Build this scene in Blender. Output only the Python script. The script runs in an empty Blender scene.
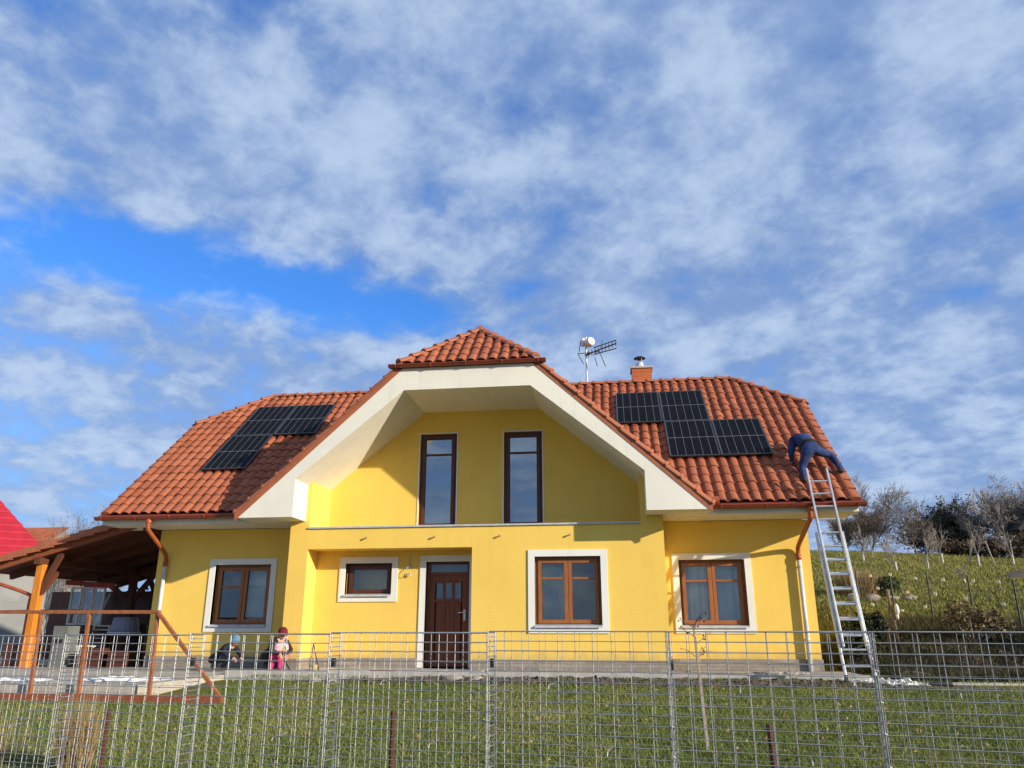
import bpy, bmesh, math, random
import numpy as np
from mathutils import Vector, Matrix, noise as mnoise

S = bpy.context.scene
C = S.collection
R = math.radians
random.seed(7)
rng = np.random.default_rng(7)

# ------------------------------------------------------------------ camera
cam_d = bpy.data.cameras.new('camera'); cam = bpy.data.objects.new('camera', cam_d); C.objects.link(cam)
cam_d.sensor_width = 36; cam_d.lens = 36 * 771.0 / 1024
cam_d.clip_start = 0.1; cam_d.clip_end = 5000
cam.location = (0, 0, 0)
cam.rotation_euler = (R(90) + 0.3052, 0, 0.1344)
S.camera = cam

# ------------------------------------------------------------------ world: Nishita sky + broken altocumulus
SUN_EL, SUN_AZ = 17.2, 116.2           # azimuth clockwise from +Y
W = bpy.data.worlds.new('World'); S.world = W; W.use_nodes = True
nt = W.node_tree; nt.nodes.clear()
def nd(t, typ, **kw):
    n = t.nodes.new(typ)
    for k, v in kw.items():
        setattr(n, k, v)
    return n
def mth(t, op, a, b=None, c=None, clamp=False):
    n = t.nodes.new('ShaderNodeMath'); n.operation = op; n.use_clamp = clamp
    for i, v in enumerate((a, b, c)):
        if v is None: continue
        if isinstance(v, (int, float)): n.inputs[i].default_value = v
        else: t.links.new(v, n.inputs[i])
    return n.outputs[0]
def mixc(t, fac, a, b, blend='MIX'):
    n = t.nodes.new('ShaderNodeMix'); n.data_type = 'RGBA'; n.blend_type = blend
    for s, v in ((n.inputs[0], fac), (n.inputs[6], a), (n.inputs[7], b)):
        if isinstance(v, (int, float)): s.default_value = v
        elif isinstance(v, tuple): s.default_value = (*v, 1)
        else: t.links.new(v, s)
    return n.outputs[2]
def smooth(t, v, a, b, o0=0.0, o1=1.0):
    n = t.nodes.new('ShaderNodeMapRange'); n.interpolation_type = 'SMOOTHSTEP'
    t.links.new(v, n.inputs[0])
    n.inputs[1].default_value = a; n.inputs[2].default_value = b
    n.inputs[3].default_value = o0; n.inputs[4].default_value = o1
    return n.outputs[0]
SKY_STRENGTH = 0.15
sky = nd(nt, 'ShaderNodeTexSky', sky_type='NISHITA', sun_disc=False)
sky.sun_elevation = R(SUN_EL); sky.sun_rotation = R(SUN_AZ); sky.air_density = 1.0; sky.dust_density = 0.25; sky.ozone_density = 2.2
hs = nd(nt, 'ShaderNodeHueSaturation'); hs.inputs['Saturation'].default_value = 1.2; hs.inputs['Value'].default_value = 1.0
nt.links.new(sky.outputs[0], hs.inputs['Color'])
tc = nd(nt, 'ShaderNodeTexCoord'); sp = nd(nt, 'ShaderNodeSeparateXYZ'); nt.links.new(tc.outputs['Generated'], sp.inputs[0])
zc = mth(nt, 'ADD', mth(nt, 'MAXIMUM', sp.outputs[2], 0.02), 0.35)
px = mth(nt, 'DIVIDE', sp.outputs[0], zc); py = mth(nt, 'DIVIDE', sp.outputs[1], zc)
cb = nd(nt, 'ShaderNodeCombineXYZ'); nt.links.new(px, cb.inputs[0]); nt.links.new(py, cb.inputs[1])
def cloud_noise(scale, detail, rough, stretch, rot, off, dist=0.0):
    mp = nd(nt, 'ShaderNodeMapping'); nt.links.new(cb.outputs[0], mp.inputs[0])
    mp.inputs['Rotation'].default_value = (0, 0, R(rot)); mp.inputs['Scale'].default_value = (stretch, 1, 1); mp.inputs['Location'].default_value = off
    n = nd(nt, 'ShaderNodeTexNoise'); n.inputs['Scale'].default_value = scale; n.inputs['Detail'].default_value = detail
    n.inputs['Roughness'].default_value = rough; n.inputs['Distortion'].default_value = dist
    nt.links.new(mp.outputs[0], n.inputs['Vector']); return n.outputs['Fac']
n1 = cloud_noise(1.9, 2.0, 0.45, 1.0, 20, (0.3, 0.7, 0))
n2 = cloud_noise(7.5, 6.0, 0.52, 1.0, 35, (1.3, 0.2, 2.0), 0.1)
n3 = cloud_noise(20.0, 5.0, 0.6, 1.0, 40, (4.0, 3.0, 1.0), 0.2)
# rounded altocumulus cells
wv = nd(nt, 'ShaderNodeTexNoise'); wv.inputs['Scale'].default_value = 6.0; wv.inputs['Detail'].default_value = 4.0; nt.links.new(cb.outputs[0], wv.inputs['Vector'])
va_ = nd(nt, 'ShaderNodeVectorMath', operation='MULTIPLY_ADD'); nt.links.new(wv.outputs['Color'], va_.inputs[0]); va_.inputs[1].default_value = (0.16, 0.16, 0.16); nt.links.new(cb.outputs[0], va_.inputs[2])
vo = nd(nt, 'ShaderNodeTexVoronoi', feature='SMOOTH_F1'); vo.inputs['Scale'].default_value = 5.6; vo.inputs['Smoothness'].default_value = 0.45; nt.links.new(va_.outputs[0], vo.inputs['Vector'])
puff = mth(nt, 'SUBTRACT', 0.62, vo.outputs['Distance'])
# the clear lane in the cloud deck, low on the left
ax, ay, ca, sa = -0.64, 1.03, math.cos(R(36)), math.sin(R(36))
dx = mth(nt, 'SUBTRACT', px, ax); dy = mth(nt, 'SUBTRACT', py, ay)
lu = mth(nt, 'ADD', mth(nt, 'MULTIPLY', dx, ca), mth(nt, 'MULTIPLY', dy, sa))
lv = mth(nt, 'SUBTRACT', mth(nt, 'MULTIPLY', dy, ca), mth(nt, 'MULTIPLY', dx, sa))
q = mth(nt, 'ADD', mth(nt, 'POWER', mth(nt, 'ABSOLUTE', mth(nt, 'DIVIDE', lu, 0.36)), 2.0), mth(nt, 'POWER', mth(nt, 'ABSOLUTE', mth(nt, 'DIVIDE', lv, 0.085)), 2.0))
lane = mth(nt, 'EXPONENT', mth(nt, 'MULTIPLY', q, -1.0))
cov = mth(nt, 'ADD', mth(nt, 'MULTIPLY', n1, 0.40), mth(nt, 'ADD', mth(nt, 'MULTIPLY', n2, 0.70), mth(nt, 'MULTIPLY', n3, 0.34)))
cov = mth(nt, 'ADD', cov, mth(nt, 'MULTIPLY', puff, 0.34))
cov = mth(nt, 'SUBTRACT', cov, mth(nt, 'MULTIPLY', lane, 0.55))
cov = mth(nt, 'ADD', cov, mth(nt, 'MULTIPLY', mth(nt, 'MINIMUM', mth(nt, 'ADD', px, 0.6), 1.0), 0.09))
cmask = mth(nt, 'MULTIPLY', smooth(nt, cov, 0.42, 0.79), 0.93)
shade = smooth(nt, mth(nt, 'ADD', mth(nt, 'MULTIPLY', n2, 0.55), mth(nt, 'ADD', mth(nt, 'MULTIPLY', puff, 0.35), mth(nt, 'MULTIPLY', n3, 0.45))), 0.42, 0.74)
ccol = mixc(nt, shade, (0.98, 1.50, 2.62), (2.08, 2.62, 3.45))
low = smooth(nt, sp.outputs[2], 0.0, 0.42, 1.0, 0.0)
clear = mixc(nt, mth(nt, 'MULTIPLY', low, 0.85), mixc(nt, 1.0, hs.outputs[0], (0.42, 0.66, 1.0), 'MULTIPLY'), (1.2, 2.0, 3.6))
skycol = mixc(nt, cmask, clear, ccol)
bg = nd(nt, 'ShaderNodeBackground'); bg.inputs['Strength'].default_value = SKY_STRENGTH
nt.links.new(skycol, bg.inputs[0])
out = nd(nt, 'ShaderNodeOutputWorld'); nt.links.new(bg.outputs[0], out.inputs[0])

# ------------------------------------------------------------------ sun
sd = bpy.data.lights.new('sun', 'SUN'); so = bpy.data.objects.new('sun', sd); C.objects.link(so)
sd.energy = 4.0; sd.angle = R(0.6); sd.color = (1.0, 0.90, 0.74)
to_sun = Vector((math.cos(R(SUN_EL)) * math.sin(R(SUN_AZ)), math.cos(R(SUN_EL)) * math.cos(R(SUN_AZ)), math.sin(R(SUN_EL))))
so.rotation_euler = (-to_sun).to_track_quat('-Z', 'Y').to_euler(); so.location = (20, -10, 20)

S.view_settings.view_transform = 'Standard'; S.view_settings.look = 'None'
S.view_settings.exposure = 0.70; S.view_settings.gamma = 1; S.view_settings.use_curve_mapping = False
S.render.engine = 'CYCLES'

# ------------------------------------------------------------------ materials
def newmat(name):
    m = bpy.data.materials.new(name); m.use_nodes = True
    t = m.node_tree; b = t.nodes['Principled BSDF']
    return m, t, b
def pos(t):
    return t.nodes.new('ShaderNodeNewGeometry').outputs['Position']
def noise(t, scale, detail=4, rough=0.55, vec=None, out='Fac'):
    n = t.nodes.new('ShaderNodeTexNoise'); n.inputs['Scale'].default_value = scale
    n.inputs['Detail'].default_value = detail; n.inputs['Roughness'].default_value = rough
    t.links.new(vec if vec is not None else pos(t), n.inputs['Vector']); return n.outputs[out]
def bump(t, b, h, strength, dist=0.01):
    n = t.nodes.new('ShaderNodeBump'); n.inputs['Strength'].default_value = strength; n.inputs['Distance'].default_value = dist
    t.links.new(h, n.inputs['Height']); t.links.new(n.outputs[0], b.inputs['Normal'])
def pm(name, c1, c2=None, scale=3.0, rough=0.6, metal=0.0, bscale=None, bstr=0.3, bdist=0.01, spec=0.5, lo=0.35, hi=0.65, fine=None):
    m, t, b = newmat(name)
    c2 = c2 or tuple(x * 0.8 for x in c1)
    col = mixc(t, smooth(t, noise(t, scale), lo, hi), c1, c2)
    if fine:
        col = mixc(t, smooth(t, noise(t, fine[0], 3), 0.4, 0.7, 0, fine[1]), col, fine[2])
    t.links.new(col, b.inputs['Base Color'])
    b.inputs['Roughness'].default_value = rough; b.inputs['Metallic'].default_value = metal
    b.inputs['Specular IOR Level'].default_value = spec
    if bscale: bump(t, b, noise(t, bscale, 5), bstr, bdist)
    return m
M = {}
def plaster(name, c1, c2, stain, dirt=False):
    m, t, b = newmat(name)
    p = pos(t)
    col = mixc(t, smooth(t, noise(t, 0.9, 3), 0.35, 0.7), c1, c2)
    mp = t.nodes.new('ShaderNodeMapping'); t.links.new(p, mp.inputs[0]); mp.inputs['Scale'].default_value = (3.5, 3.5, 0.35)
    col = mixc(t, smooth(t, noise(t, 1.6, 5, 0.65, mp.outputs[0]), 0.48, 0.85, 0, 0.55), col, stain)
    if dirt:
        sz = t.nodes.new('ShaderNodeSeparateXYZ'); t.links.new(p, sz.inputs[0])
        hgt = mth(t, 'ADD', sz.outputs[2], mth(t, 'MULTIPLY', noise(t, 3.5, 6, 0.7), -0.55))
        col = mixc(t, smooth(t, hgt, -0.92, -0.66, 0.55, 0.0), col, (0.45, 0.33, 0.14))
    t.links.new(col, b.inputs['Base Color']); b.inputs['Roughness'].default_value = 0.9; b.inputs['Specular IOR Level'].default_value = 0.2
    bump(t, b, noise(t, 45, 6, 0.75), 0.45, 0.014)
    return m
M['yellow'] = plaster('yellow_plaster', (0.86, 0.585, 0.125), (0.82, 0.55, 0.115), (0.70, 0.47, 0.09), True)
M['white_plaster'] = plaster('white_plaster', (0.80, 0.77, 0.67), (0.74, 0.71, 0.62), (0.58, 0.55, 0.47))
M['trim'] = plaster('white_trim', (0.80, 0.79, 0.74), (0.76, 0.74, 0.69), (0.62, 0.60, 0.55))
def tile_mat():
    m, t, b = newmat('clay_tile')
    a = t.nodes.new('ShaderNodeAttribute'); a.attribute_name = 'tint'
    r = t.nodes.new('ShaderNodeValToRGB'); t.links.new(a.outputs['Fac'], r.inputs[0])
    e = r.color_ramp.elements
    e[0].position = 0; e[0].color = (0.25, 0.07, 0.032, 1); e[1].position = 1; e[1].color = (0.40, 0.128, 0.058, 1)
    x = e.new(0.5); x.color = (0.335, 0.098, 0.044, 1)
    col = mixc(t, smooth(t, noise(t, 1.1, 5, 0.65), 0.48, 0.75, 0, 0.4), r.outputs[0], (0.24, 0.085, 0.045))
    col = mixc(t, smooth(t, noise(t, 14, 5, 0.7), 0.55, 0.72, 0, 0.6), col, (0.28, 0.17, 0.11))
    t.links.new(col, b.inputs['Base Color']); b.inputs['Roughness'].default_value = 0.8; b.inputs['Specular IOR Level'].default_value = 0.25
    bump(t, b, noise(t, 40, 5, 0.7), 0.25, 0.01)
    return m
M['tile'] = tile_mat()
M['ridge'] = pm('ridge_tile', (0.40, 0.115, 0.042), (0.32, 0.095, 0.042), 3.0, 0.65, bscale=35, fine=(9, 0.15, (0.26, 0.17, 0.12)))
M['gutter'] = pm('red_brown_metal', (0.25, 0.045, 0.018), (0.19, 0.033, 0.015), 4, 0.35)
M['neck'] = pm('copper_red_pipe', (0.42, 0.10, 0.028), (0.33, 0.075, 0.025), 5, 0.35)
M['pipe_white'] = pm('pale_grey_pipe', (0.62, 0.62, 0.62), (0.52, 0.52, 0.53), 4, 0.4)
def wood(name, c1, c2, sc=(18, 18, 1.5), rough=0.5):
    m, t, b = newmat(name)
    mp = t.nodes.new('ShaderNodeMapping'); t.links.new(pos(t), mp.inputs[0]); mp.inputs['Scale'].default_value = sc
    f = noise(t, 2.5, 6, 0.6, mp.outputs[0])
    t.links.new(mixc(t, smooth(t, f, 0.3, 0.7), c1, c2), b.inputs['Base Color'])
    b.inputs['Roughness'].default_value = rough; bump(t, b, f, 0.2, 0.004)
    return m
M['wood'] = wood('brown_window_wood', (0.36, 0.125, 0.03), (0.25, 0.078, 0.018), rough=0.5)
M['darkwood'] = wood('dark_window_wood', (0.10, 0.028, 0.012), (0.065, 0.018, 0.008), rough=0.55)
M['door'] = wood('dark_door_wood', (0.23, 0.062, 0.016), (0.155, 0.04, 0.011), (20, 20, 1.0), 0.6)
M['orangewood'] = wood('orange_timber', (0.70, 0.24, 0.016), (0.50, 0.15, 0.012), rough=0.55)
M['roofwood'] = wood('shade_toned_roof_timber', (0.12, 0.036, 0.014), (0.08, 0.024, 0.010), rough=0.7)  # dark tone carries the carport's shade on rafters, braces and back posts
M['redwood'] = wood('red_brown_timber', (0.30, 0.085, 0.03), (0.2, 0.055, 0.022), rough=0.6)
M['rawwood'] = wood('grey_timber', (0.38, 0.33, 0.27), (0.26, 0.22, 0.18), rough=0.8)
def glass(name, tint, refl):
    m, t, b = newmat(name); t.nodes.remove(b)
    o = t.nodes['Material Output']
    g = t.nodes.new('ShaderNodeBsdfGlossy'); g.inputs['Roughness'].default_value = 0.02; g.inputs['Color'].default_value = (0.95, 0.97, 1, 1)
    tr = t.nodes.new('ShaderNodeBsdfTransparent'); tr.inputs['Color'].default_value = (*tint, 1)
    lw = t.nodes.new('ShaderNodeLayerWeight'); lw.inputs['Blend'].default_value = 0.35
    f = mth(t, 'ADD', mth(t, 'MULTIPLY', lw.outputs['Fresnel'], 0.9), refl, clamp=True)
    bp = t.nodes.new('ShaderNodeBump'); bp.inputs['Strength'].default_value = 0.04; bp.inputs['Distance'].default_value = 0.02
    t.links.new(noise(t, 1.8, 1), bp.inputs['Height']); t.links.new(bp.outputs[0], g.inputs['Normal'])
    mx = t.nodes.new('ShaderNodeMixShader'); t.links.new(f, mx.inputs[0]); t.links.new(tr.outputs[0], mx.inputs[1]); t.links.new(g.outputs[0], mx.inputs[2])
    t.links.new(mx.outputs[0], o.inputs[0]); return m
M['glass'] = glass('window_glass', (0.90, 0.94, 0.92), 0.03)
M['glass_sky'] = glass('upper_window_glass', (0.62, 0.68, 0.68), 0.22)
M['room'] = pm('dim_room', (0.10, 0.10, 0.095), (0.07, 0.07, 0.07), 1, 0.9)
M['curtain'] = pm('sheer_curtain', (0.82, 0.83, 0.82), (0.70, 0.72, 0.72), 2, 0.9)
M['blind'] = pm('grey_blind', (0.50, 0.51, 0.47), (0.42, 0.43, 0.41), 2, 0.9)
M['metal_sill'] = pm('grey_sheet_metal', (0.52, 0.53, 0.55), (0.42, 0.43, 0.45), 6, 0.35)
M['steel'] = pm('galvanised_steel', (0.37, 0.38, 0.39), (0.27, 0.28, 0.29), 9, 0.45, 0.4)
M['alu'] = pm('brushed_aluminium', (0.66, 0.67, 0.68), (0.55, 0.56, 0.57), 8, 0.38, 0.7)
M['mast'] = pm('grey_mast_metal', (0.55, 0.57, 0.6), (0.45, 0.47, 0.5), 6, 0.4, 0.3)
M['black'] = pm('black_plastic', (0.018, 0.018, 0.02), (0.028, 0.028, 0.03), 5, 0.5)
M['rust'] = pm('rusty_steel', (0.09, 0.026, 0.014), (0.05, 0.018, 0.012), 12, 0.8, bscale=60)
M['rustpaint'] = pm('rust_orange_paint', (0.36, 0.125, 0.038), (0.28, 0.085, 0.028), 7, 0.6, fine=(25, 0.7, (0.2, 0.07, 0.03)))
M['cell'] = pm('solar_cell', (0.006, 0.007, 0.010), (0.008, 0.009, 0.012), 3, 0.30, spec=0.02)
M['cell_line'] = pm('cell_gap_line', (0.16, 0.165, 0.17), (0.13, 0.135, 0.14), 3, 0.5)
M['panel_frame'] = pm('dark_anodised_frame', (0.03, 0.032, 0.036), (0.045, 0.047, 0.05), 5, 0.35, 0.3)
M['brick_orange'] = pm('orange_chimney_cladding', (0.50, 0.13, 0.035), (0.42, 0.105, 0.03), 4, 0.6, bscale=30)
M['concrete'] = pm('concrete', (0.36, 0.34, 0.30), (0.27, 0.255, 0.225), 2.2, 0.9, bscale=30, fine=(18, 0.5, (0.2, 0.19, 0.165)))
M['paving'] = pm('beige_paving', (0.44, 0.40, 0.33), (0.34, 0.30, 0.245), 1.6, 0.9, bscale=25, fine=(10, 0.5, (0.5, 0.47, 0.42)))
M['kerb'] = pm('pale_kerb', (0.46, 0.44, 0.40), (0.36, 0.34, 0.31), 2.5, 0.85, bscale=30)
def stone_strip():
    m, t, b = newmat('slate_plinth')
    mp = t.nodes.new('ShaderNodeMapping'); t.links.new(pos(t), mp.inputs[0]); mp.inputs['Rotation'].default_value = (R(90), 0, 0)
    n = t.nodes.new('ShaderNodeTexBrick'); t.links.new(mp.outputs[0], n.inputs['Vector'])
    n.inputs['Color1'].default_value = (0.24, 0.20, 0.155, 1); n.inputs['Color2'].default_value = (0.33, 0.285, 0.23, 1); n.inputs['Mortar'].default_value = (0.16, 0.145, 0.125, 1)
    n.inputs['Scale'].default_value = 1.0; n.inputs['Brick Width'].default_value = 0.45; n.inputs['Row Height'].default_value = 0.075; n.inputs['Mortar Size'].default_value = 0.006
    col = mixc(t, smooth(t, noise(t, 5, 5), 0.4, 0.7, 0, 0.6), n.outputs['Color'], (0.20, 0.175, 0.15))
    t.links.new(col, b.inputs['Base Color']); b.inputs['Roughness'].default_value = 0.85; bump(t, b, noise(t, 18, 6, 0.7), 0.6, 0.02)
    return m
M['plinth'] = stone_strip()
def ground_mat():
    m, t, b = newmat('meadow')
    col = mixc(t, smooth(t, noise(t, 0.35, 5, 0.6), 0.35, 0.65), (0.14, 0.14, 0.032), (0.20, 0.178, 0.045))
    col = mixc(t, smooth(t, noise(t, 1.6, 6, 0.7), 0.48, 0.7, 0, 0.8), col, (0.21, 0.175, 0.06))
    col = mixc(t, smooth(t, noise(t, 5.0, 6, 0.7), 0.5, 0.72, 0, 0.7), col, (0.09, 0.095, 0.025))
    t.links.new(col, b.inputs['Base Color']); b.inputs['Roughness'].default_value = 1.0; b.inputs['Specular IOR Level'].default_value = 0.1
    bump(t, b, noise(t, 6, 6, 0.75), 0.9, 0.12)
    return m
M['ground'] = ground_mat()
def blade_mat(name, c):
    m, t, b = newmat(name)
    a = t.nodes.new('ShaderNodeAttribute'); a.attribute_name = 'tint'
    r = t.nodes.new('ShaderNodeValToRGB'); t.links.new(a.outputs['Fac'], r.inputs[0])
    e = r.color_ramp.elements; e[0].position = 0; e[1].position = 1
    e[0].color = (*c[0], 1); e[1].color = (*c[-1], 1)
    for i in range(1, len(c) - 1):
        x = e.new(i / (len(c) - 1)); x.color = (*c[i], 1)
    t.links.new(r.outputs[0], b.inputs['Base Color']); b.inputs['Roughness'].default_value = 0.7; b.inputs['Specular IOR Level'].default_value = 0.2
    return m
M['lawn'] = blade_mat('lawn_blades', [(0.075, 0.118, 0.024), (0.112, 0.155, 0.034), (0.165, 0.195, 0.048), (0.29, 0.26, 0.10)])
M['tuft'] = blade_mat('meadow_tufts', [(0.13, 0.14, 0.026), (0.20, 0.19, 0.04), (0.26, 0.225, 0.055), (0.37, 0.29, 0.105)])
M['straw'] = blade_mat('straw', [(0.22, 0.15, 0.07), (0.32, 0.23, 0.11), (0.42, 0.32, 0.17)])
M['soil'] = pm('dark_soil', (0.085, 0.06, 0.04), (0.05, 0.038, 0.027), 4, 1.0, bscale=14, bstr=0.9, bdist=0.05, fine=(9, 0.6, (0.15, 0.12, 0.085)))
M['bark'] = pm('grey_brown_bark', (0.22, 0.18, 0.145), (0.15, 0.125, 0.10), 6, 0.95, bscale=30)
M['bark_pale'] = pm('pale_grey_bark', (0.34, 0.285, 0.24), (0.25, 0.21, 0.175), 6, 0.95)
M['bark_rust'] = pm('red_brown_twigs', (0.12, 0.075, 0.048), (0.085, 0.055, 0.038), 6, 0.95)
M['limewash'] = pm('limewashed_bark', (0.6, 0.58, 0.52), (0.48, 0.45, 0.4), 9, 0.9)
M['leafdark'] = blade_mat('dark_evergreen_leaf', [(0.016, 0.024, 0.012), (0.03, 0.04, 0.018), (0.05, 0.052, 0.026)])
M['leafbrown'] = blade_mat('brown_winter_leaf', [(0.08, 0.06, 0.032), (0.13, 0.095, 0.048), (0.18, 0.14, 0.07)])
M['leafgreen'] = blade_mat('green_shrub_leaf', [(0.022, 0.04, 0.012), (0.04, 0.065, 0.018), (0.07, 0.09, 0.028)])
M['leafred'] = blade_mat('dry_red_leaf', [(0.10, 0.022, 0.014), (0.15, 0.04, 0.02)])
M['rock'] = pm('field_stone', (0.38, 0.33, 0.27), (0.27, 0.235, 0.19), 4, 0.9, bscale=9, bstr=0.7, bdist=0.05)
M['white_sheet'] = pm('white_plastic_sheet', (0.72, 0.71, 0.69), (0.6, 0.59, 0.56), 3, 0.6, bscale=10)
M['red_metal'] = pm('bright_red_sheet_metal', (0.44, 0.014, 0.026), (0.37, 0.012, 0.022), 2, 0.4)
M['grey_render'] = pm('grey_render', (0.27, 0.27, 0.265), (0.22, 0.22, 0.215), 1.5, 0.9, bscale=30)
M['white_paint'] = pm('white_paint', (0.74, 0.73, 0.70), (0.66, 0.64, 0.6), 5, 0.5)
M['red_paint'] = pm('faded_red_paint', (0.36, 0.055, 0.04), (0.28, 0.045, 0.035), 5, 0.6)
M['green_metal'] = pm('dark_green_metal', (0.018, 0.05, 0.032), (0.014, 0.035, 0.024), 5, 0.5)
M['navy'] = pm('navy_workwear', (0.013, 0.040, 0.150), (0.009, 0.025, 0.095), 7, 0.85, bscale=22, bstr=0.7, bdist=0.03)
M['navy_dark'] = pm('dark_navy_cloth', (0.014, 0.02, 0.04), (0.01, 0.013, 0.024), 7, 0.9, bscale=22, bstr=0.6, bdist=0.03)
M['blackcloth'] = pm('black_cloth', (0.014, 0.014, 0.015), (0.022, 0.022, 0.022), 6, 0.9, bscale=22, bstr=0.6, bdist=0.03)
M['skin'] = pm('skin', (0.52, 0.29, 0.20), (0.46, 0.25, 0.17), 8, 0.6)
M['hair'] = pm('brown_hair', (0.10, 0.06, 0.035), (0.06, 0.038, 0.022), 30, 0.7)
M['hair_fair'] = pm('fair_hair', (0.36, 0.25, 0.15), (0.26, 0.17, 0.1), 30, 0.7)
M['pink'] = pm('pale_pink_cloth', (0.68, 0.34, 0.34), (0.58, 0.27, 0.28), 16, 0.9, fine=(22, 0.8, (0.75, 0.6, 0.55)))
M['magenta'] = pm('magenta_cloth', (0.68, 0.025, 0.17), (0.55, 0.018, 0.13), 8, 0.9)
M['redcap'] = pm('dark_red_wool', (0.17, 0.011, 0.018), (0.12, 0.009, 0.013), 14, 0.95)
M['bluecap'] = pm('dusty_blue_wool', (0.13, 0.23, 0.33), (0.09, 0.17, 0.26), 14, 0.95)
M['boot'] = pm('brown_boot', (0.07, 0.05, 0.04), (0.05, 0.035, 0.028), 9, 0.8)
M['bluegrey'] = pm('blue_grey_plastic', (0.15, 0.19, 0.27), (0.12, 0.15, 0.21), 4, 0.5)
M['cabinet'] = pm('pale_grey_cabinet', (0.17, 0.18, 0.175), (0.13, 0.14, 0.135), 3, 0.6)
M['tarp'] = pm('brown_tarp', (0.10, 0.075, 0.062), (0.07, 0.055, 0.046), 3, 0.8, bscale=6)
M['thatch'] = pm('dark_shed_roof', (0.03, 0.028, 0.028), (0.05, 0.045, 0.04), 3, 0.9)
M['straw_tub'] = pm('pale_yellow_plastic', (0.5, 0.38, 0.12), (0.44, 0.33, 0.1), 4, 0.6)
M['tag'] = pm('white_tag_plastic', (0.75, 0.77, 0.77), (0.66, 0.68, 0.7), 3, 0.5)

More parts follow.
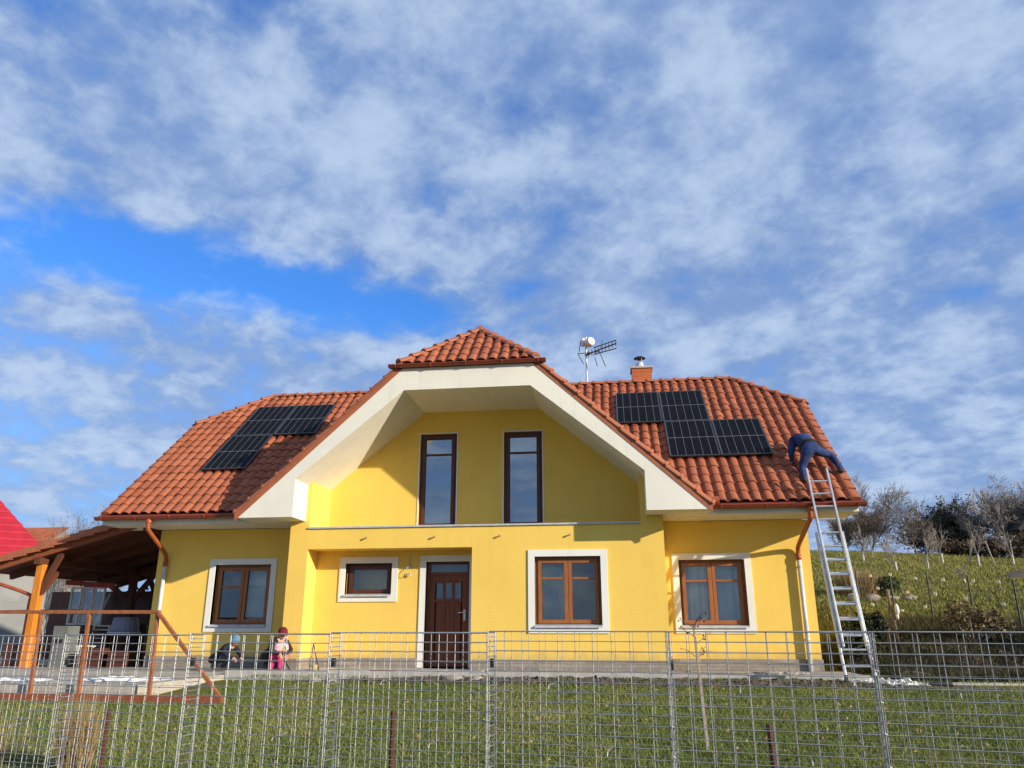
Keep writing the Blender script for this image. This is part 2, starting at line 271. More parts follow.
# ------------------------------------------------------------------ mesh builder
class MB:
    def __init__(s): s.v = []; s.f = []; s.mi = []; s.tint = None; s.cur = 0
    def add(s, vs, fs):
        o = len(s.v); s.v += [tuple(map(float, x)) for x in vs]
        s.f += [tuple(i + o for i in f) for f in fs]; s.mi += [s.cur] * len(fs); return s
    def box(s, a, b):
        (x0, y0, z0), (x1, y1, z1) = a, b
        return s.add([(x0, y0, z0), (x1, y0, z0), (x1, y1, z0), (x0, y1, z0), (x0, y0, z1), (x1, y0, z1), (x1, y1, z1), (x0, y1, z1)],
                     [(3, 2, 1, 0), (4, 5, 6, 7), (0, 1, 5, 4), (1, 2, 6, 5), (2, 3, 7, 6), (3, 0, 4, 7)])
    def obox(s, c, ux, uy, uz):   # centre and three half axes
        c, ux, uy, uz = Vector(c), Vector(ux), Vector(uy), Vector(uz)
        P = [c + a * ux + b * uy + d * uz for d in (-1, 1) for a, b in ((-1, -1), (1, -1), (1, 1), (-1, 1))]
        return s.add(P, [(3, 2, 1, 0), (4, 5, 6, 7), (0, 1, 5, 4), (1, 2, 6, 5), (2, 3, 7, 6), (3, 0, 4, 7)])
    def bar(s, p, q, w, h=None, up=(0, 0, 1)):  # rectangular bar between two points
        p, q = Vector(p), Vector(q); d = q - p; h = h or w
        u = Vector(up)
        if abs(d.normalized().dot(u)) > 0.97: u = Vector((0, 1, 0))
        a = d.cross(u).normalized(); b = a.cross(d).normalized()
        return s.obox((p + q) / 2, d / 2, a * w / 2, b * h / 2)
    def tube(s, pts, r, n=6, cap=True):
        pts = [Vector(p) for p in pts]; m = len(pts)
        rr = r if isinstance(r, (list, tuple)) else [r] * m
        vs = []; prev = None
        for i, p in enumerate(pts):
            d = (pts[min(i + 1, m - 1)] - pts[max(i - 1, 0)])
            d = d.normalized() if d.length > 1e-9 else Vector((0, 0, 1))
            if prev is None:
                u = Vector((0, 0, 1)) if abs(d.z) < 0.9 else Vector((1, 0, 0))
                a = d.cross(u).normalized()
            else:
                a = (prev - d * prev.dot(d)).normalized()
            prev = a; b = d.cross(a)
            vs += [p + (a * math.cos(2 * math.pi * k / n) + b * math.sin(2 * math.pi * k / n)) * rr[i] for k in range(n)]
        fs = [(i * n + k, i * n + (k + 1) % n, (i + 1) * n + (k + 1) % n, (i + 1) * n + k) for i in range(m - 1) for k in range(n)]
        if cap: fs += [tuple(range(n - 1, -1, -1)), tuple(range((m - 1) * n, m * n))]
        return s.add(vs, fs)
    def prism(s, poly, y0, y1, axis='y'):   # polygon of (a, b) extruded
        n = len(poly)
        mk = {'y': lambda a, b, t: (a, t, b), 'x': lambda a, b, t: (t, a, b), 'z': lambda a, b, t: (a, b, t)}[axis]
        vs = [mk(a, b, y0) for a, b in poly] + [mk(a, b, y1) for a, b in poly]
        fs = [tuple(range(n)), tuple(range(2 * n - 1, n - 1, -1))] + [((i + 1) % n, i, n + i, n + (i + 1) % n) for i in range(n)]
        return s.add(vs, fs)
    def lathe(s, c, prof, n=16, axis=(0, 0, 1)):
        c = Vector(c); q = Vector((0, 0, 1)).rotation_difference(Vector(axis))
        vs = [c + q @ Vector((r * math.cos(2 * math.pi * k / n), r * math.sin(2 * math.pi * k / n), h)) for r, h in prof for k in range(n)]
        m = len(prof)
        fs = [(i * n + k, i * n + (k + 1) % n, (i + 1) * n + (k + 1) % n, (i + 1) * n + k) for i in range(m - 1) for k in range(n)]
        fs += [tuple(range(n - 1, -1, -1)), tuple(range((m - 1) * n, m * n))]
        return s.add(vs, fs)
    def ball(s, c, r, n=10, m=7):
        rx, ry, rz = r if isinstance(r, (tuple, list)) else (r, r, r)
        return s.add([(c[0] + rx * math.sin(math.pi * i / m) * math.cos(2 * math.pi * k / n), c[1] + ry * math.sin(math.pi * i / m) * math.sin(2 * math.pi * k / n), c[2] + rz * math.cos(math.pi * i / m)) for i in range(m + 1) for k in range(n)],
                     [((i + 1) * n + k, (i + 1) * n + (k + 1) % n, i * n + (k + 1) % n, i * n + k) for i in range(m) for k in range(n)])
    def build(s, name, mats, parent=None, smooth=False, recalc=False, bevel=0):
        me = bpy.data.meshes.new(name); me.from_pydata(s.v, [], s.f)
        for m in (mats if isinstance(mats, (list, tuple)) else [mats]): me.materials.append(m)
        if any(s.mi): me.polygons.foreach_set('material_index', s.mi)
        if smooth: me.polygons.foreach_set('use_smooth', [True] * len(s.f))
        if recalc or bevel:
            b = bmesh.new(); b.from_mesh(me)
            if bevel:
                bmesh.ops.remove_doubles(b, verts=b.verts, dist=1e-5)
            bmesh.ops.recalc_face_normals(b, faces=b.faces); b.to_mesh(me); b.free()
        me.update()
        o = bpy.data.objects.new(name, me); C.objects.link(o)
        if bevel:
            md = o.modifiers.new('bevel', 'BEVEL'); md.width = bevel; md.segments = 2; md.limit_method = 'ANGLE'; md.angle_limit = R(40)
        if parent is not None:
            o.parent = parent; o.matrix_parent_inverse = Matrix.Translation(-pworld(parent))
        return o
def pworld(o):
    v = Vector(o.location)
    p = o.parent
    if p is not None and False: v += pworld(p)
    return v if p is None else Vector((0, 0, 0))
def tag(o, label=None, cat=None, group=None, kind=None):
    if label: o['label'] = label
    if cat: o['category'] = cat
    if group: o['group'] = group
    if kind: o['kind'] = kind
    return o
def thing(name, loc, label, cat, group=None):
    o = bpy.data.objects.new(name, None); o.location = loc; o.empty_display_size = 0.2; C.objects.link(o)
    return tag(o, label, cat, group)
def copy_thing(o, loc, label=None):
    c = o.copy(); C.objects.link(c); c.location = loc
    if label: c['label'] = label
    for ch in [x for x in bpy.data.objects if x.parent == o]:
        d = ch.copy(); C.objects.link(d); d.parent = c; d.matrix_parent_inverse = ch.matrix_parent_inverse
        for g in [x for x in bpy.data.objects if x.parent == ch]:
            e = g.copy(); C.objects.link(e); e.parent = d; e.matrix_parent_inverse = g.matrix_parent_inverse
    return c
def tinted(o, vals):
    at = o.data.attributes.new('tint', 'FLOAT', 'FACE'); at.data.foreach_set('value', np.asarray(vals, dtype=np.float32))

# ------------------------------------------------------------------ terrain
def sstep(a, b, x):
    t = np.clip((x - a) / (b - a), 0, 1); return t * t * (3 - 2 * t)
def H(x, y):
    x = np.asarray(x, float); y = np.asarray(y, float)
    base = -1.62 + (0.66) * np.clip((y - 3) / 11.3, 0, 1)
    xx = np.clip(x / np.maximum(y, 12) * 60, 0, 60); zc = np.clip(5.25 - 0.045 * (xx - 17), 3.6, 5.4)
    s = np.clip((y - 18.6) / 42, 0, 1)
    bank = 0.72 * sstep(16.2, 18.6, y)
    hill = bank + (zc + 0.24) * (1 - (1 - s) ** 1.10)
    far = np.where(y > 62, -0.03 * (np.minimum(y, 260) - 62), 0)
    lo_ = 3.5 - 1.3 * np.clip(y - 25, 0, 60); tt_ = np.clip((x - lo_) / (6.5 - lo_), 0, 1); w = tt_ * tt_ * (3 - 2 * tt_) * sstep(14.5, 16.5, y)
    wig = 0.05 * np.sin(x * 0.9 + 1.3) * np.sin(y * 0.7) * sstep(15, 20, y)
    return base + w * (hill + far) + wig + np.where(x < -30, 0.0, 0)
def hz(x, y): return float(H(x, y))
xs = np.unique(np.concatenate([np.linspace(-900, -60, 15), np.linspace(-60, -16, 23), np.linspace(-16, 14, 76), np.linspace(14, 60, 60), np.linspace(60, 900, 20)]))
ys = np.unique(np.concatenate([np.linspace(-300, -20, 8), np.linspace(-20, 2, 12), np.linspace(2, 22, 68), np.linspace(22, 75, 60), np.linspace(75, 300, 16), np.linspace(300, 1500, 8)]))
gx, gy = np.meshgrid(xs, ys); gz = H(gx, gy)
mb = MB(); nx = len(xs)
mb.v = list(zip(gx.ravel().tolist(), gy.ravel().tolist(), gz.ravel().tolist()))
mb.f = [(j * nx + i, j * nx + i + 1, (j + 1) * nx + i + 1, (j + 1) * nx + i) for j in range(len(ys) - 1) for i in range(nx - 1)]
mb.mi = [0] * len(mb.f)
tag(mb.build('ground', M['ground'], smooth=True), kind='structure')

def blades(name, X, Y, Z, hmin, hmax, w, mat, lean=0.5, tint=None):
    n = len(X); a = rng.uniform(0, 2 * np.pi, n); h = rng.uniform(hmin, hmax, n)
    la = rng.uniform(0, 2 * np.pi, n); ll = h * rng.uniform(0, lean, n)
    v = np.empty((n, 3, 3), np.float32)
    v[:, 0] = np.stack([X - np.cos(a) * w, Y - np.sin(a) * w, Z - 0.01], 1)
    v[:, 1] = np.stack([X + np.cos(a) * w, Y + np.sin(a) * w, Z - 0.01], 1)
    v[:, 2] = np.stack([X + np.cos(la) * ll, Y + np.sin(la) * ll, Z + h], 1)
    me = bpy.data.meshes.new(name); me.vertices.add(3 * n); me.vertices.foreach_set('co', v.ravel())
    me.loops.add(3 * n); me.loops.foreach_set('vertex_index', np.arange(3 * n, dtype=np.int32))
    me.polygons.add(n); me.polygons.foreach_set('loop_start', np.arange(0, 3 * n, 3, dtype=np.int32))
    me.polygons.foreach_set('loop_total', np.full(n, 3, np.int32)); me.update()
    me.materials.append(mat); o = bpy.data.objects.new(name, me); C.objects.link(o)
    tinted(o, tint if tint is not None else np.clip(rng.normal(0.45, 0.22, n), 0, 1)); return o
def patch(x, y, f, seed):
    r = np.random.default_rng(seed); s = 0
    for k in range(6):
        a = r.uniform(0, 2 * np.pi); fr = f * (0.6 + 0.5 * k); s = s + np.sin((x * np.cos(a) + y * np.sin(a)) * fr + r.uniform(0, 6)) / (1 + 0.3 * k)
    return s / 3.0
N = 240000
Y = 7.2 + (14.85 - 7.2) * rng.random(N) ** 0.85; X = Y * rng.uniform(-0.92, 0.56, N)
keep = ~((X < -6.9) & (Y > 11.95)) & (rng.random(N) < (0.72 + 0.3 * patch(X, Y, 2.2, 3)) * np.where(Y > 14.2, np.clip(0.30 + 0.5 * patch(X, Y, 3.0, 13), 0, 1) * np.where((X > -4.6) & (X < -1.2), 0.25, 1), 1)); X, Y = X[keep], Y[keep]
t = np.clip(0.45 + 0.34 * patch(X, Y, 1.4, 5) + rng.normal(0, 0.2, len(X)), 0, 1)
tag(blades('lawn_grass', X, Y, H(X, Y) + np.clip((Y - 14.15) / 0.15, 0, 1) * 0.085, 0.018, 0.055, 0.0065, M['lawn'], 1.5, t), 'short green lawn with yellowish tufts sloping down from the yellow house', 'grass', kind='stuff')
N = 90000
Y = 17.6 + 44 * rng.random(N) ** 1.3; X = Y * rng.uniform(0.16, 0.62, N)
t = np.clip(0.42 + 0.3 * patch(X, Y, 0.5, 9) + rng.normal(0, 0.17, N), 0, 1)
keep = rng.random(N) < 0.7 + 0.3 * patch(X, Y, 0.9, 11)
tag(blades('hill_grass', X[keep], Y[keep], H(X, Y)[keep], 0.04, 0.15, 0.02, M['tuft'], 1.3, t[keep]), 'rough winter meadow grass on the slope right of the house', 'grass', kind='stuff')

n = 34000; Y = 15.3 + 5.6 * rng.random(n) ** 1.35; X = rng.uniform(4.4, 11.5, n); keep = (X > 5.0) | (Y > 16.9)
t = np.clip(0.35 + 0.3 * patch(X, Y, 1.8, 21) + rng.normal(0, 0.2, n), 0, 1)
M['weed'] = blade_mat('shade_toned_weeds', [(0.03, 0.032, 0.016), (0.05, 0.05, 0.022), (0.075, 0.06, 0.03), (0.12, 0.085, 0.045)])  # shadow from beyond the frame is put into these dark weed colours
tag(blades('bank_weeds', X[keep], Y[keep], H(X, Y)[keep], 0.06, 0.30, 0.011, M['weed'], 0.9, t[keep]), 'weeds and dead stalks, shade in their dark tone, on the soil bank right of the ladder', 'weeds', kind='stuff')
NL = 900; Y = rng.uniform(7.4, 14.3, NL); X = Y * rng.uniform(-0.85, 0.54, NL); k_ = ~((X < -6.0) & (Y > 11.4)); X, Y = X[k_], Y[k_]
M['litter'] = blade_mat('leaf_litter', [(0.14, 0.08, 0.035), (0.24, 0.15, 0.07), (0.36, 0.27, 0.14)])
tag(blades('fallen_leaves', X, Y, H(X, Y) + 0.03, 0.01, 0.03, 0.022, M['litter'], 2.5, rng.random(len(X))), 'dry fallen leaves scattered over the lawn', 'leaves', kind='stuff')
# paving and kerbs (setting)
def slab(name, x0, x1, y0, y1, z0, z1, m, bev=0.01):
    return tag(MB().box((x0, y0, z0), (x1, y1, z1)).build(name, m, bevel=bev), kind='structure')
Ys, Yp, Yf, Yb, Yr = 16.7126, 15.7135, 15.0023, 16.8073, 16.2635
FX = -2.982
mb = MB()
mb.box((-7.55, 14.93, -1.15), (1.3, 15.70, -0.815)); mb.box((1.3, 15.25, -1.15), (4.3, 16.70, -0.83)); mb.box((-11.0, 15.05, -1.15), (-7.55, 16.70, -0.84))
tag(mb.build('pavement', M['concrete']), kind='structure')
mb = MB(); mb.box((-7.55, 14.85, -1.15), (1.34, 14.926, -0.79)); mb.box((1.344, 15.17, -1.15), (4.3, 15.246, -0.82)); mb.box((4.304, 15.17, -1.15), (9.5, 15.20, -0.915)); mb.build('kerb', M['kerb'])
bpy.data.objects['kerb']['kind'] = 'structure'
# terrace on the left
tag(MB().box((-19, 12.0, -1.3), (-7.56, 30, -0.875)).build('terrace', M['paving']), kind='structure')
# soil strip along the kerb; right bank, its shadow given as dark soil
def soilstrip(name, x0, x1, y0, y1, zf, n, m, amp=0.05, seed=1):
    r = np.random.default_rng(seed); nxx = int((x1 - x0) / n); nyy = max(3, int((y1 - y0) / n)); mb = MB()
    for j in range(nyy + 1):
        for i in range(nxx + 1):
            x = x0 + (x1 - x0) * i / nxx; y = y0 + (y1 - y0) * j / nyy
            e = min(1.0, 4 * min(i / nxx, 1 - i / nxx, j / nyy + 0.0, 1.2 - j / nyy))
            mb.v.append((x + r.normal(0, 0.02), y + r.normal(0, 0.02), hz(x, y) - 0.03 + e * (zf + abs(r.normal(0, amp)))))
    mb.f = [(j * (nxx + 1) + i, j * (nxx + 1) + i + 1, (j + 1) * (nxx + 1) + i + 1, (j + 1) * (nxx + 1) + i) for j in range(nyy) for i in range(nxx)]; mb.mi = [0] * len(mb.f)
    return tag(mb.build(name, m, smooth=False), kind='structure')
soilstrip('soil_strip', -6.8, 6.8, 14.15, 14.86, 0.10, 0.05, M['soil'], 0.022, 2)
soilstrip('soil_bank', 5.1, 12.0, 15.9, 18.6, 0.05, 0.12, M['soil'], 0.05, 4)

# ------------------------------------------------------------------ HOUSE
house = thing('house', (FX, 20, -0.85), 'yellow house with red tiled roof, big white edged front gable and brown windows', 'house')
ZP, ZS = -0.61, 2.127          # top of plinth, soffit
def wallpanel(mb, x0, x1, z0, z1, yf, th, openings=(), reveal=None):
    X = sorted({x0, x1} | {v for o in openings for v in o[:2] if x0 < v < x1}); Z = sorted({z0, z1} | {v for o in openings for v in o[2:] if z0 < v < z1})
    hole = lambda a, b: any(o[0] - 1e-6 <= a and b[0] <= o[1] + 1e-6 and o[2] - 1e-6 <= b[1] and b[2] <= o[3] + 1e-6 for o in openings)
    solid = {}
    for i in range(len(X) - 1):
        for j in range(len(Z) - 1):
            solid[i, j] = not hole(X[i], (X[i + 1], Z[j], Z[j + 1]))
    y0, y1 = yf, yf + th
    for (i, j), sflag in solid.items():
        if not sflag: continue
        a, b, c, d = X[i], X[i + 1], Z[j], Z[j + 1]
        mb.add([(a, y0, c), (b, y0, c), (b, y0, d), (a, y0, d)], [(0, 1, 2, 3)])
        mb.add([(a, y1, c), (b, y1, c), (b, y1, d), (a, y1, d)], [(3, 2, 1, 0)])
        if not solid.get((i - 1, j)): mb.add([(a, y0, c), (a, y1, c), (a, y1, d), (a, y0, d)], [(3, 2, 1, 0)])
        if not solid.get((i + 1, j)): mb.add([(b, y0, c), (b, y1, c), (b, y1, d), (b, y0, d)], [(0, 1, 2, 3)])
        if not solid.get((i, j - 1)): mb.add([(a, y0, c), (b, y0, c), (b, y1, c), (a, y1, c)], [(3, 2, 1, 0)])
        if not solid.get((i, j + 1)): mb.add([(a, y0, d), (b, y0, d), (b, y1, d), (a, y1, d)], [(0, 1, 2, 3)])
TW = 0.13    # width of the plaster surround
WC = (-1.799, -0.2259, -0.12, 1.475); WR = (1.0971, 2.684, -0.128, 1.4578); WL = (-9.1046, -7.531, -0.1025, 1.4583)
WS = (-5.9077, -4.6295, 0.5039, 1.4229); DR = (-4.15, -2.96, -0.78, 1.44); POR = (-6.4411, -2.9456, ZP, 1.5508)
UL = (-4.3826, -3.5335, 2.06, 4.2172); UR = (-2.4551, -1.5956, 2.06, 4.2109)
shr = lambda w, d, b=None: (w[0] + d, w[1] - d, w[2] + (d if b is None else b), w[3] - d)
HX0, HX1 = -10.3976, 3.878; PX0, PX1 = -6.8517, 0.9067
YBACK = 23.57
# the main body: front wall, the gable end walls, the back wall
mb = MB(); wallpanel(mb, HX0, HX1, ZP, ZS - 0.01, Ys, 0.36, [shr(WL, TW), shr(WR, TW)])
mb.box((HX0, YBACK - 0.36, ZP), (HX1, YBACK, ZS))
mb.build('wall', M['yellow'], house)
RZ0, RY0, RSL = 2.353, 15.6635, 0.8776
rz = lambda y, off=0: RZ0 + off + (y - RY0) * RSL
RIDGE_Y, RIDGE_Z = 20.14, 6.286
EX0, EX1, ZH = -11.1894, 4.669, 5.1954
YH = RY0 + (ZH - RZ0) / RSL; YH2 = 2 * RIDGE_Y - YH; YE2 = 2 * RIDGE_Y - RY0
for x0, x1 in ((HX0, HX0 + 0.36), (HX1 - 0.36, HX1)):
    poly = [(Ys + 0.361, ZP), (YBACK - 0.361, ZP), (YBACK - 0.361, rz(RIDGE_Y * 2 - YBACK + 0.36, -0.16)), (YH2, ZH - 0.16), (YH, ZH - 0.16), (Ys + 0.361, rz(Ys + 0.36, -0.16))]
    MB().prism(poly, x0, x1, 'x').build('gable_wall', M['yellow'], house, recalc=True)
# projecting centre with porch recess
mb = MB(); wallpanel(mb, PX0, PX1, ZP, 1.97, Yp, 0.30, [POR, shr(WC, TW)])
for a, b in ((PX0, FX - 3.46), (FX + 3.46, PX1)): mb.box((a, Yp, 1.9701), (b, Yb - 0.002, 2.128))
for s in (-1, 1):
    a, b = sorted((FX + s * 3.46, FX + s * 3.70)); mb.box((a, Yp, 2.1282), (b, Yb - 0.002, 2.99))
mb.box((PX0, Yp + 0.301, ZP), (PX0 + 0.36, Ys - 0.002, 1.9695)); mb.box((PX1 - 0.36, Yp + 0.301, ZP), (PX1, Ys - 0.002, 1.9695))
mb.build('projecting_wall', M['yellow'], house)
mb = MB(); wallpanel(mb, POR[0] - 0.2, POR[1] + 0.2, -0.79, 1.70, Yr, 0.25, [shr(WS, TW), (DR[0] + TW, DR[1] - TW, -0.79, DR[3] - TW)])
mb.box((POR[0] - 0.2, Yp + 0.301, ZP), (POR[0], Yr, 1.7)); mb.box((POR[1], Yp + 0.301, ZP), (POR[1] + 0.2, Yr, 1.7)); mb.box((POR[0] - 0.2, Yp + 0.301, 1.5508), (POR[1] + 0.2, Yr - 0.001, 1.60))
mb.build('porch_wall', M['yellow'], house)
mb = MB(); wallpanel(mb, FX - 1.42, FX + 1.42, 1.9, 4.80, Yb, 0.3, [UL, UR])
for s in (-1, 1):
    mb.prism([(FX + s * a, b) for a, b in ((1.42, 1.9), (3.56, 1.9), (3.56, 2.94), (1.42, 4.69))], Yb, Yb + 0.3)
mb.build('balcony_wall', M['yellow'], house, recalc=True)
mb = MB(); mb.box((FX - 3.459, Yp + 0.301, 1.75), (FX + 3.459, Yb - 0.001, 1.93)); mb.build('balcony_floor', M['concrete'], house)
mb = MB(); mb.box((FX - 3.47, Yp - 0.035, 1.972), (FX + 3.455, Yp + 0.33, 2.008)); mb.build('balcony_coping', M['metal_sill'], house)
# plinth
mb = MB()
for x0, x1, yf in ((HX0, PX0 - 0.03, Ys), (PX1 + 0.03, HX1 + 0.02, Ys)): mb.box((x0, yf - 0.025, -1.3), (x1, yf + 0.3, ZP))
mb.box((PX0 - 0.025, Yp - 0.025, -1.3), (POR[0], Ys - 0.03, ZP)); mb.box((POR[1], Yp - 0.025, -1.3), (PX1 + 0.025, Ys - 0.03, ZP))
mb.box((POR[0], Yr - 0.02, -1.3), (DR[0], Yr + 0.2, ZP)); mb.box((HX0 - 0.02, Ys + 0.301, -1.3), (HX1 + 0.02, YBACK, ZP - 0.003))
mb.build('plinth', M['plinth'], house)
mb = MB(); mb.box((POR[0], 15.3, -1.2), (POR[1] + 0.3, Yr - 0.02, -0.80)); mb.box((-4.5, 15.1, -1.0), (-3.3, 15.299, -0.775)); mb.build('porch_step', M['kerb'], house, bevel=0.015)

# white gable box (front fascia) with its sloping soffits
poly = [(4.756, 2.1318), (1.3741, 5.215), (-1.3741, 5.215), (-4.756, 2.1318), (-3.5536, 2.1318), (-3.5536, 2.9051), (-1.3294, 4.7301), (1.3294, 4.7301), (3.5536, 2.9051), (3.5536, 2.1318)]
mb = MB(); P = [(FX + a, b) for a, b in poly]
quads = [(0, 1, 8, 9), (1, 2, 7, 8), (2, 3, 6, 7), (3, 4, 5, 6)]
quads = [(0, 9, 8), (0, 8, 1), (1, 8, 7, 2), (2, 7, 6), (2, 6, 3), (3, 6, 5), (3, 5, 4)]
quads = [(0, 9, 8), (0, 8, 7, 1), (1, 7, 6, 2), (2, 6, 5, 3), (3, 5, 4)]
n = len(P); vs = [(a, Yf, b) for a, b in P] + [(a, Yb + 0.05, b) for a, b in P]
fs = [tuple(q) for q in quads] + [tuple(n + i for i in reversed(q)) for q in quads] + [((i + 1) % n, i, n + i, n + (i + 1) % n) for i in range(n)]
mb.add(vs, fs); mb.build('gable_fascia', M['white_plaster'], house, recalc=True)
# eave boxes left and right
for x0, x1 in ((EX0 + 0.03, FX - 4.74), (FX + 4.74, EX1 - 0.03)):
    mb = MB(); mb.prism([(15.68, ZS), (Ys + 0.01, ZS), (Ys + 0.01, rz(Ys, -0.16)), (15.68, rz(15.68, -0.13))], x0, x1, 'x'); mb.build('soffit', M['white_plaster'], house, recalc=True)
for a, b in ((FX - 4.74, PX0), (PX1, FX + 4.74)): MB().box((a, Yp + 0.31, ZS - 0.004), (b, Ys + 0.01, ZS + 0.01)).build('soffit', M['white_plaster'], house)
for x0, x1 in ((EX0 + 0.03, HX0), (HX1, EX1 - 0.03)):
    mb = MB(); mb.prism([(Ys + 0.012, rz(Ys, -0.30)), (Ys + 0.012, rz(Ys, -0.16)), (YH, ZH - 0.16), (YH2, ZH - 0.16), (YE2 - 1.0, rz(RY0 + 1.0, -0.16)), (YE2 - 1.0, rz(RY0 + 1.0, -0.30)), (YH2, ZH - 0.3), (YH, ZH - 0.30)], x0, x1, 'x'); mb.build('verge_soffit', M['white_plaster'], house, recalc=True)

# ---- roof tiles
PW, PR = 0.225, 0.335
def tilefield(O, U, V, ulen, vlen, planes=(), seed=0, res=10, phase=0.0):
    O, U, V = Vector(O), Vector(U).normalized(), Vector(V).normalized(); Nn = U.cross(V).normalized()
    if Nn.z < 0: Nn = -Nn
    r = random.Random(seed); nc = int(math.ceil(ulen / PW)); nr = int(math.ceil(vlen / PR)); mb = MB(); tint = []
    prof = []
    for k in range(res + 1):
        f = k / res
        prof.append(0.050 * (1 - abs(2 * f / 0.78 - 1) ** 3.2) if 0 < f < 0.78 else -0.004)
    for rr in range(nr):
        v0 = rr * PR; v1 = min((rr + 1) * PR, vlen)
        for cc in range(nc):
            j0 = r.gauss(0, 0.005); tt = min(1, max(0, r.gauss(0.5, 0.20))); jl = r.gauss(0, 0.007)
            base = len(mb.v)
            for k in range(res + 1):
                u = (cc + k / res) * PW
                lip = v0 - 0.010 * (max(prof[k], 0) / 0.050) + jl
                mb.v.append(tuple(O + U * u + V * (lip) + Nn * (prof[k] + 0.004)))
                mb.v.append(tuple(O + U * u + V * (lip - 0.002) + Nn * (prof[k] + 0.026 + j0)))
                mb.v.append(tuple(O + U * u + V * (lip - 0.002) + Nn * (prof[k] + 0.026 + j0)))
                mb.v.append(tuple(O + U * u + V * (v1 + 0.01) + Nn * (prof[k] + 0.002)))
            for k in range(res):
                a = base + 4 * k; b = a + 4
                mb.f.append((a, b, b + 1, a + 1)); mb.f.append((a + 2, b + 2, b + 3, a + 3)); tint += [tt, tt]
    mb.mi = [0] * len(mb.f)
    me = bpy.data.meshes.new('t'); me.from_pydata(mb.v, [], mb.f)
    at = me.attributes.new('tint', 'FLOAT', 'FACE'); at.data.foreach_set('value', np.array(tint, np.float32))
    me.polygons.foreach_set('use_smooth', [True] * len(mb.f))
    bm = bmesh.new(); bm.from_mesh(me); bpy.data.meshes.remove(me)
    for co, no in planes:
        g = list(bm.verts) + list(bm.edges) + list(bm.faces)
        bmesh.ops.bisect_plane(bm, geom=g, plane_co=Vector(co), plane_no=Vector(no), clear_outer=True)
    bmesh.ops.recalc_face_normals(bm, faces=bm.faces)
    return bm
def vplane(p, q, keep):      # vertical plane through two plan points, keep the side holding 'keep'
    p, q, k = Vector((*p[:2], 0)), Vector((*q[:2], 0)), Vector((*keep[:2], 0))
    nrm = (q - p).cross(Vector((0, 0, 1))).normalized()
    if (k - p).dot(nrm) > 0: nrm = -nrm
    return (p, nrm)
def join_bm(lst, name, mat, parent):
    me = bpy.data.meshes.new(name); tot = bmesh.new()
    for b in lst:
        tmp = bpy.data.meshes.new('x'); b.to_mesh(tmp); b.free(); tot.from_mesh(tmp); bpy.data.meshes.remove(tmp)
    tot.to_mesh(me); tot.free(); me.materials.append(mat)
    for p in me.polygons: p.use_smooth = True
    o = bpy.data.objects.new(name, me); C.objects.link(o); o.parent = parent
    o.matrix_parent_inverse = Matrix.Translation(-Vector(parent.location)) if parent.parent is None else Matrix.Identity(4)
    return o
sl = math.hypot(1, RSL); Vm = Vector((0, 1 / sl, RSL / sl)); Vlen = (RIDGE_Z - RZ0) / (RSL / sl)
HIPR = (3.1082, RIDGE_Y); HIPL = (-9.63, RIDGE_Y)
DZ0, DSL = 5.30, 0.912      # dormer tile plane: z = DZ0 + (1.40 - |x|) * DSL
dz = lambda a: DZ0 + (1.40 - a) * DSL
va = 1.40 - (RZ0 - DZ0) / DSL                    # half width where the dormer meets the eave line
VAL = lambda s: ((FX + s * va, RY0), (FX, RY0 + (dz(0) - RZ0) / RSL))
fields = []
mid = (FX, 10)
fields.append(tilefield((FX + 4.2, RY0, RZ0), (1, 0, 0), Vm, EX1 - FX - 4.2, Vlen, [vplane((EX1, YH), HIPR, (0, 16))], 1))
# left and right halves of the front slope
fields = [
    tilefield((FX - 0.2, RY0, RZ0), (1, 0, 0), Vm, EX1 - FX + 0.2, Vlen, [vplane((EX1, YH), HIPR, (0, 16)), vplane(*VAL(1), (EX1, RY0)), ((EX1, 0, 0), (1, 0, 0))], 1),
    tilefield((EX0, RY0, RZ0), (1, 0, 0), Vm, FX - EX0 + 0.2, Vlen, [vplane((EX0, YH), HIPL, (-3, 16)), vplane(*VAL(-1), (EX0, RY0))], 2),
    tilefield((EX1, YE2, RZ0), (-1, 0, 0), (0, -Vm.y, Vm.z), EX1 - EX0, Vlen, [vplane((EX1, YH2), HIPR, (0, 24)), vplane((EX0, YH2), HIPL, (0, 24))], 3, 4)]
for (ex, hp, sgn) in ((EX1, HIPR, 1), (EX0, HIPL, -1)):
    V = Vector((hp[0] - ex, 0, RIDGE_Z - ZH))
    fields.append(tilefield((ex + sgn * 0.05, YH - 0.1, ZH - 0.05), (0, 1, 0), V, YH2 - YH + 0.2, V.length + 0.06, [vplane((ex, YH), hp, (ex, RIDGE_Y)), vplane((ex, YH2), hp, (ex, RIDGE_Y))], 5, 4))
roof = join_bm(fields, 'roof', M['tile'], house)
# dormer roof
PKY, PKZ = 16.5, dz(0); YV = 14.985
fields = []
for s in (1, -1):
    V = Vector((-s, 0, DSL)).normalized(); ln = math.hypot(4.80, 4.80 * DSL)
    pl = [vplane((FX + s * 1.45, YV), (FX, PKY), (FX + s * 4, 16)), vplane(*VAL(s), (FX + s * 1.2, 16)) if False else (Vector((FX, 0, 0)), Vector((-s, 0, 0)))]
    pv, qv = VAL(s)
    pl.append(vplane(pv, qv, (FX + s * 1.0, YV)))
    fields.append(tilefield((FX + s * 4.80, YV + 0.05, dz(4.80)), (0, 1, 0), V, 5.7, ln, pl, 11 + s, 4))
Vh = Vector((0, PKY - YV, PKZ - DZ0)); 
fields.append(tilefield((FX - 1.575, YV, DZ0), (1, 0, 0), Vh, 3.15, Vh.length, [vplane((FX + 1.45, YV), (FX, PKY), (FX, YV)), vplane((FX - 1.45, YV), (FX, PKY), (FX, YV))], 21))
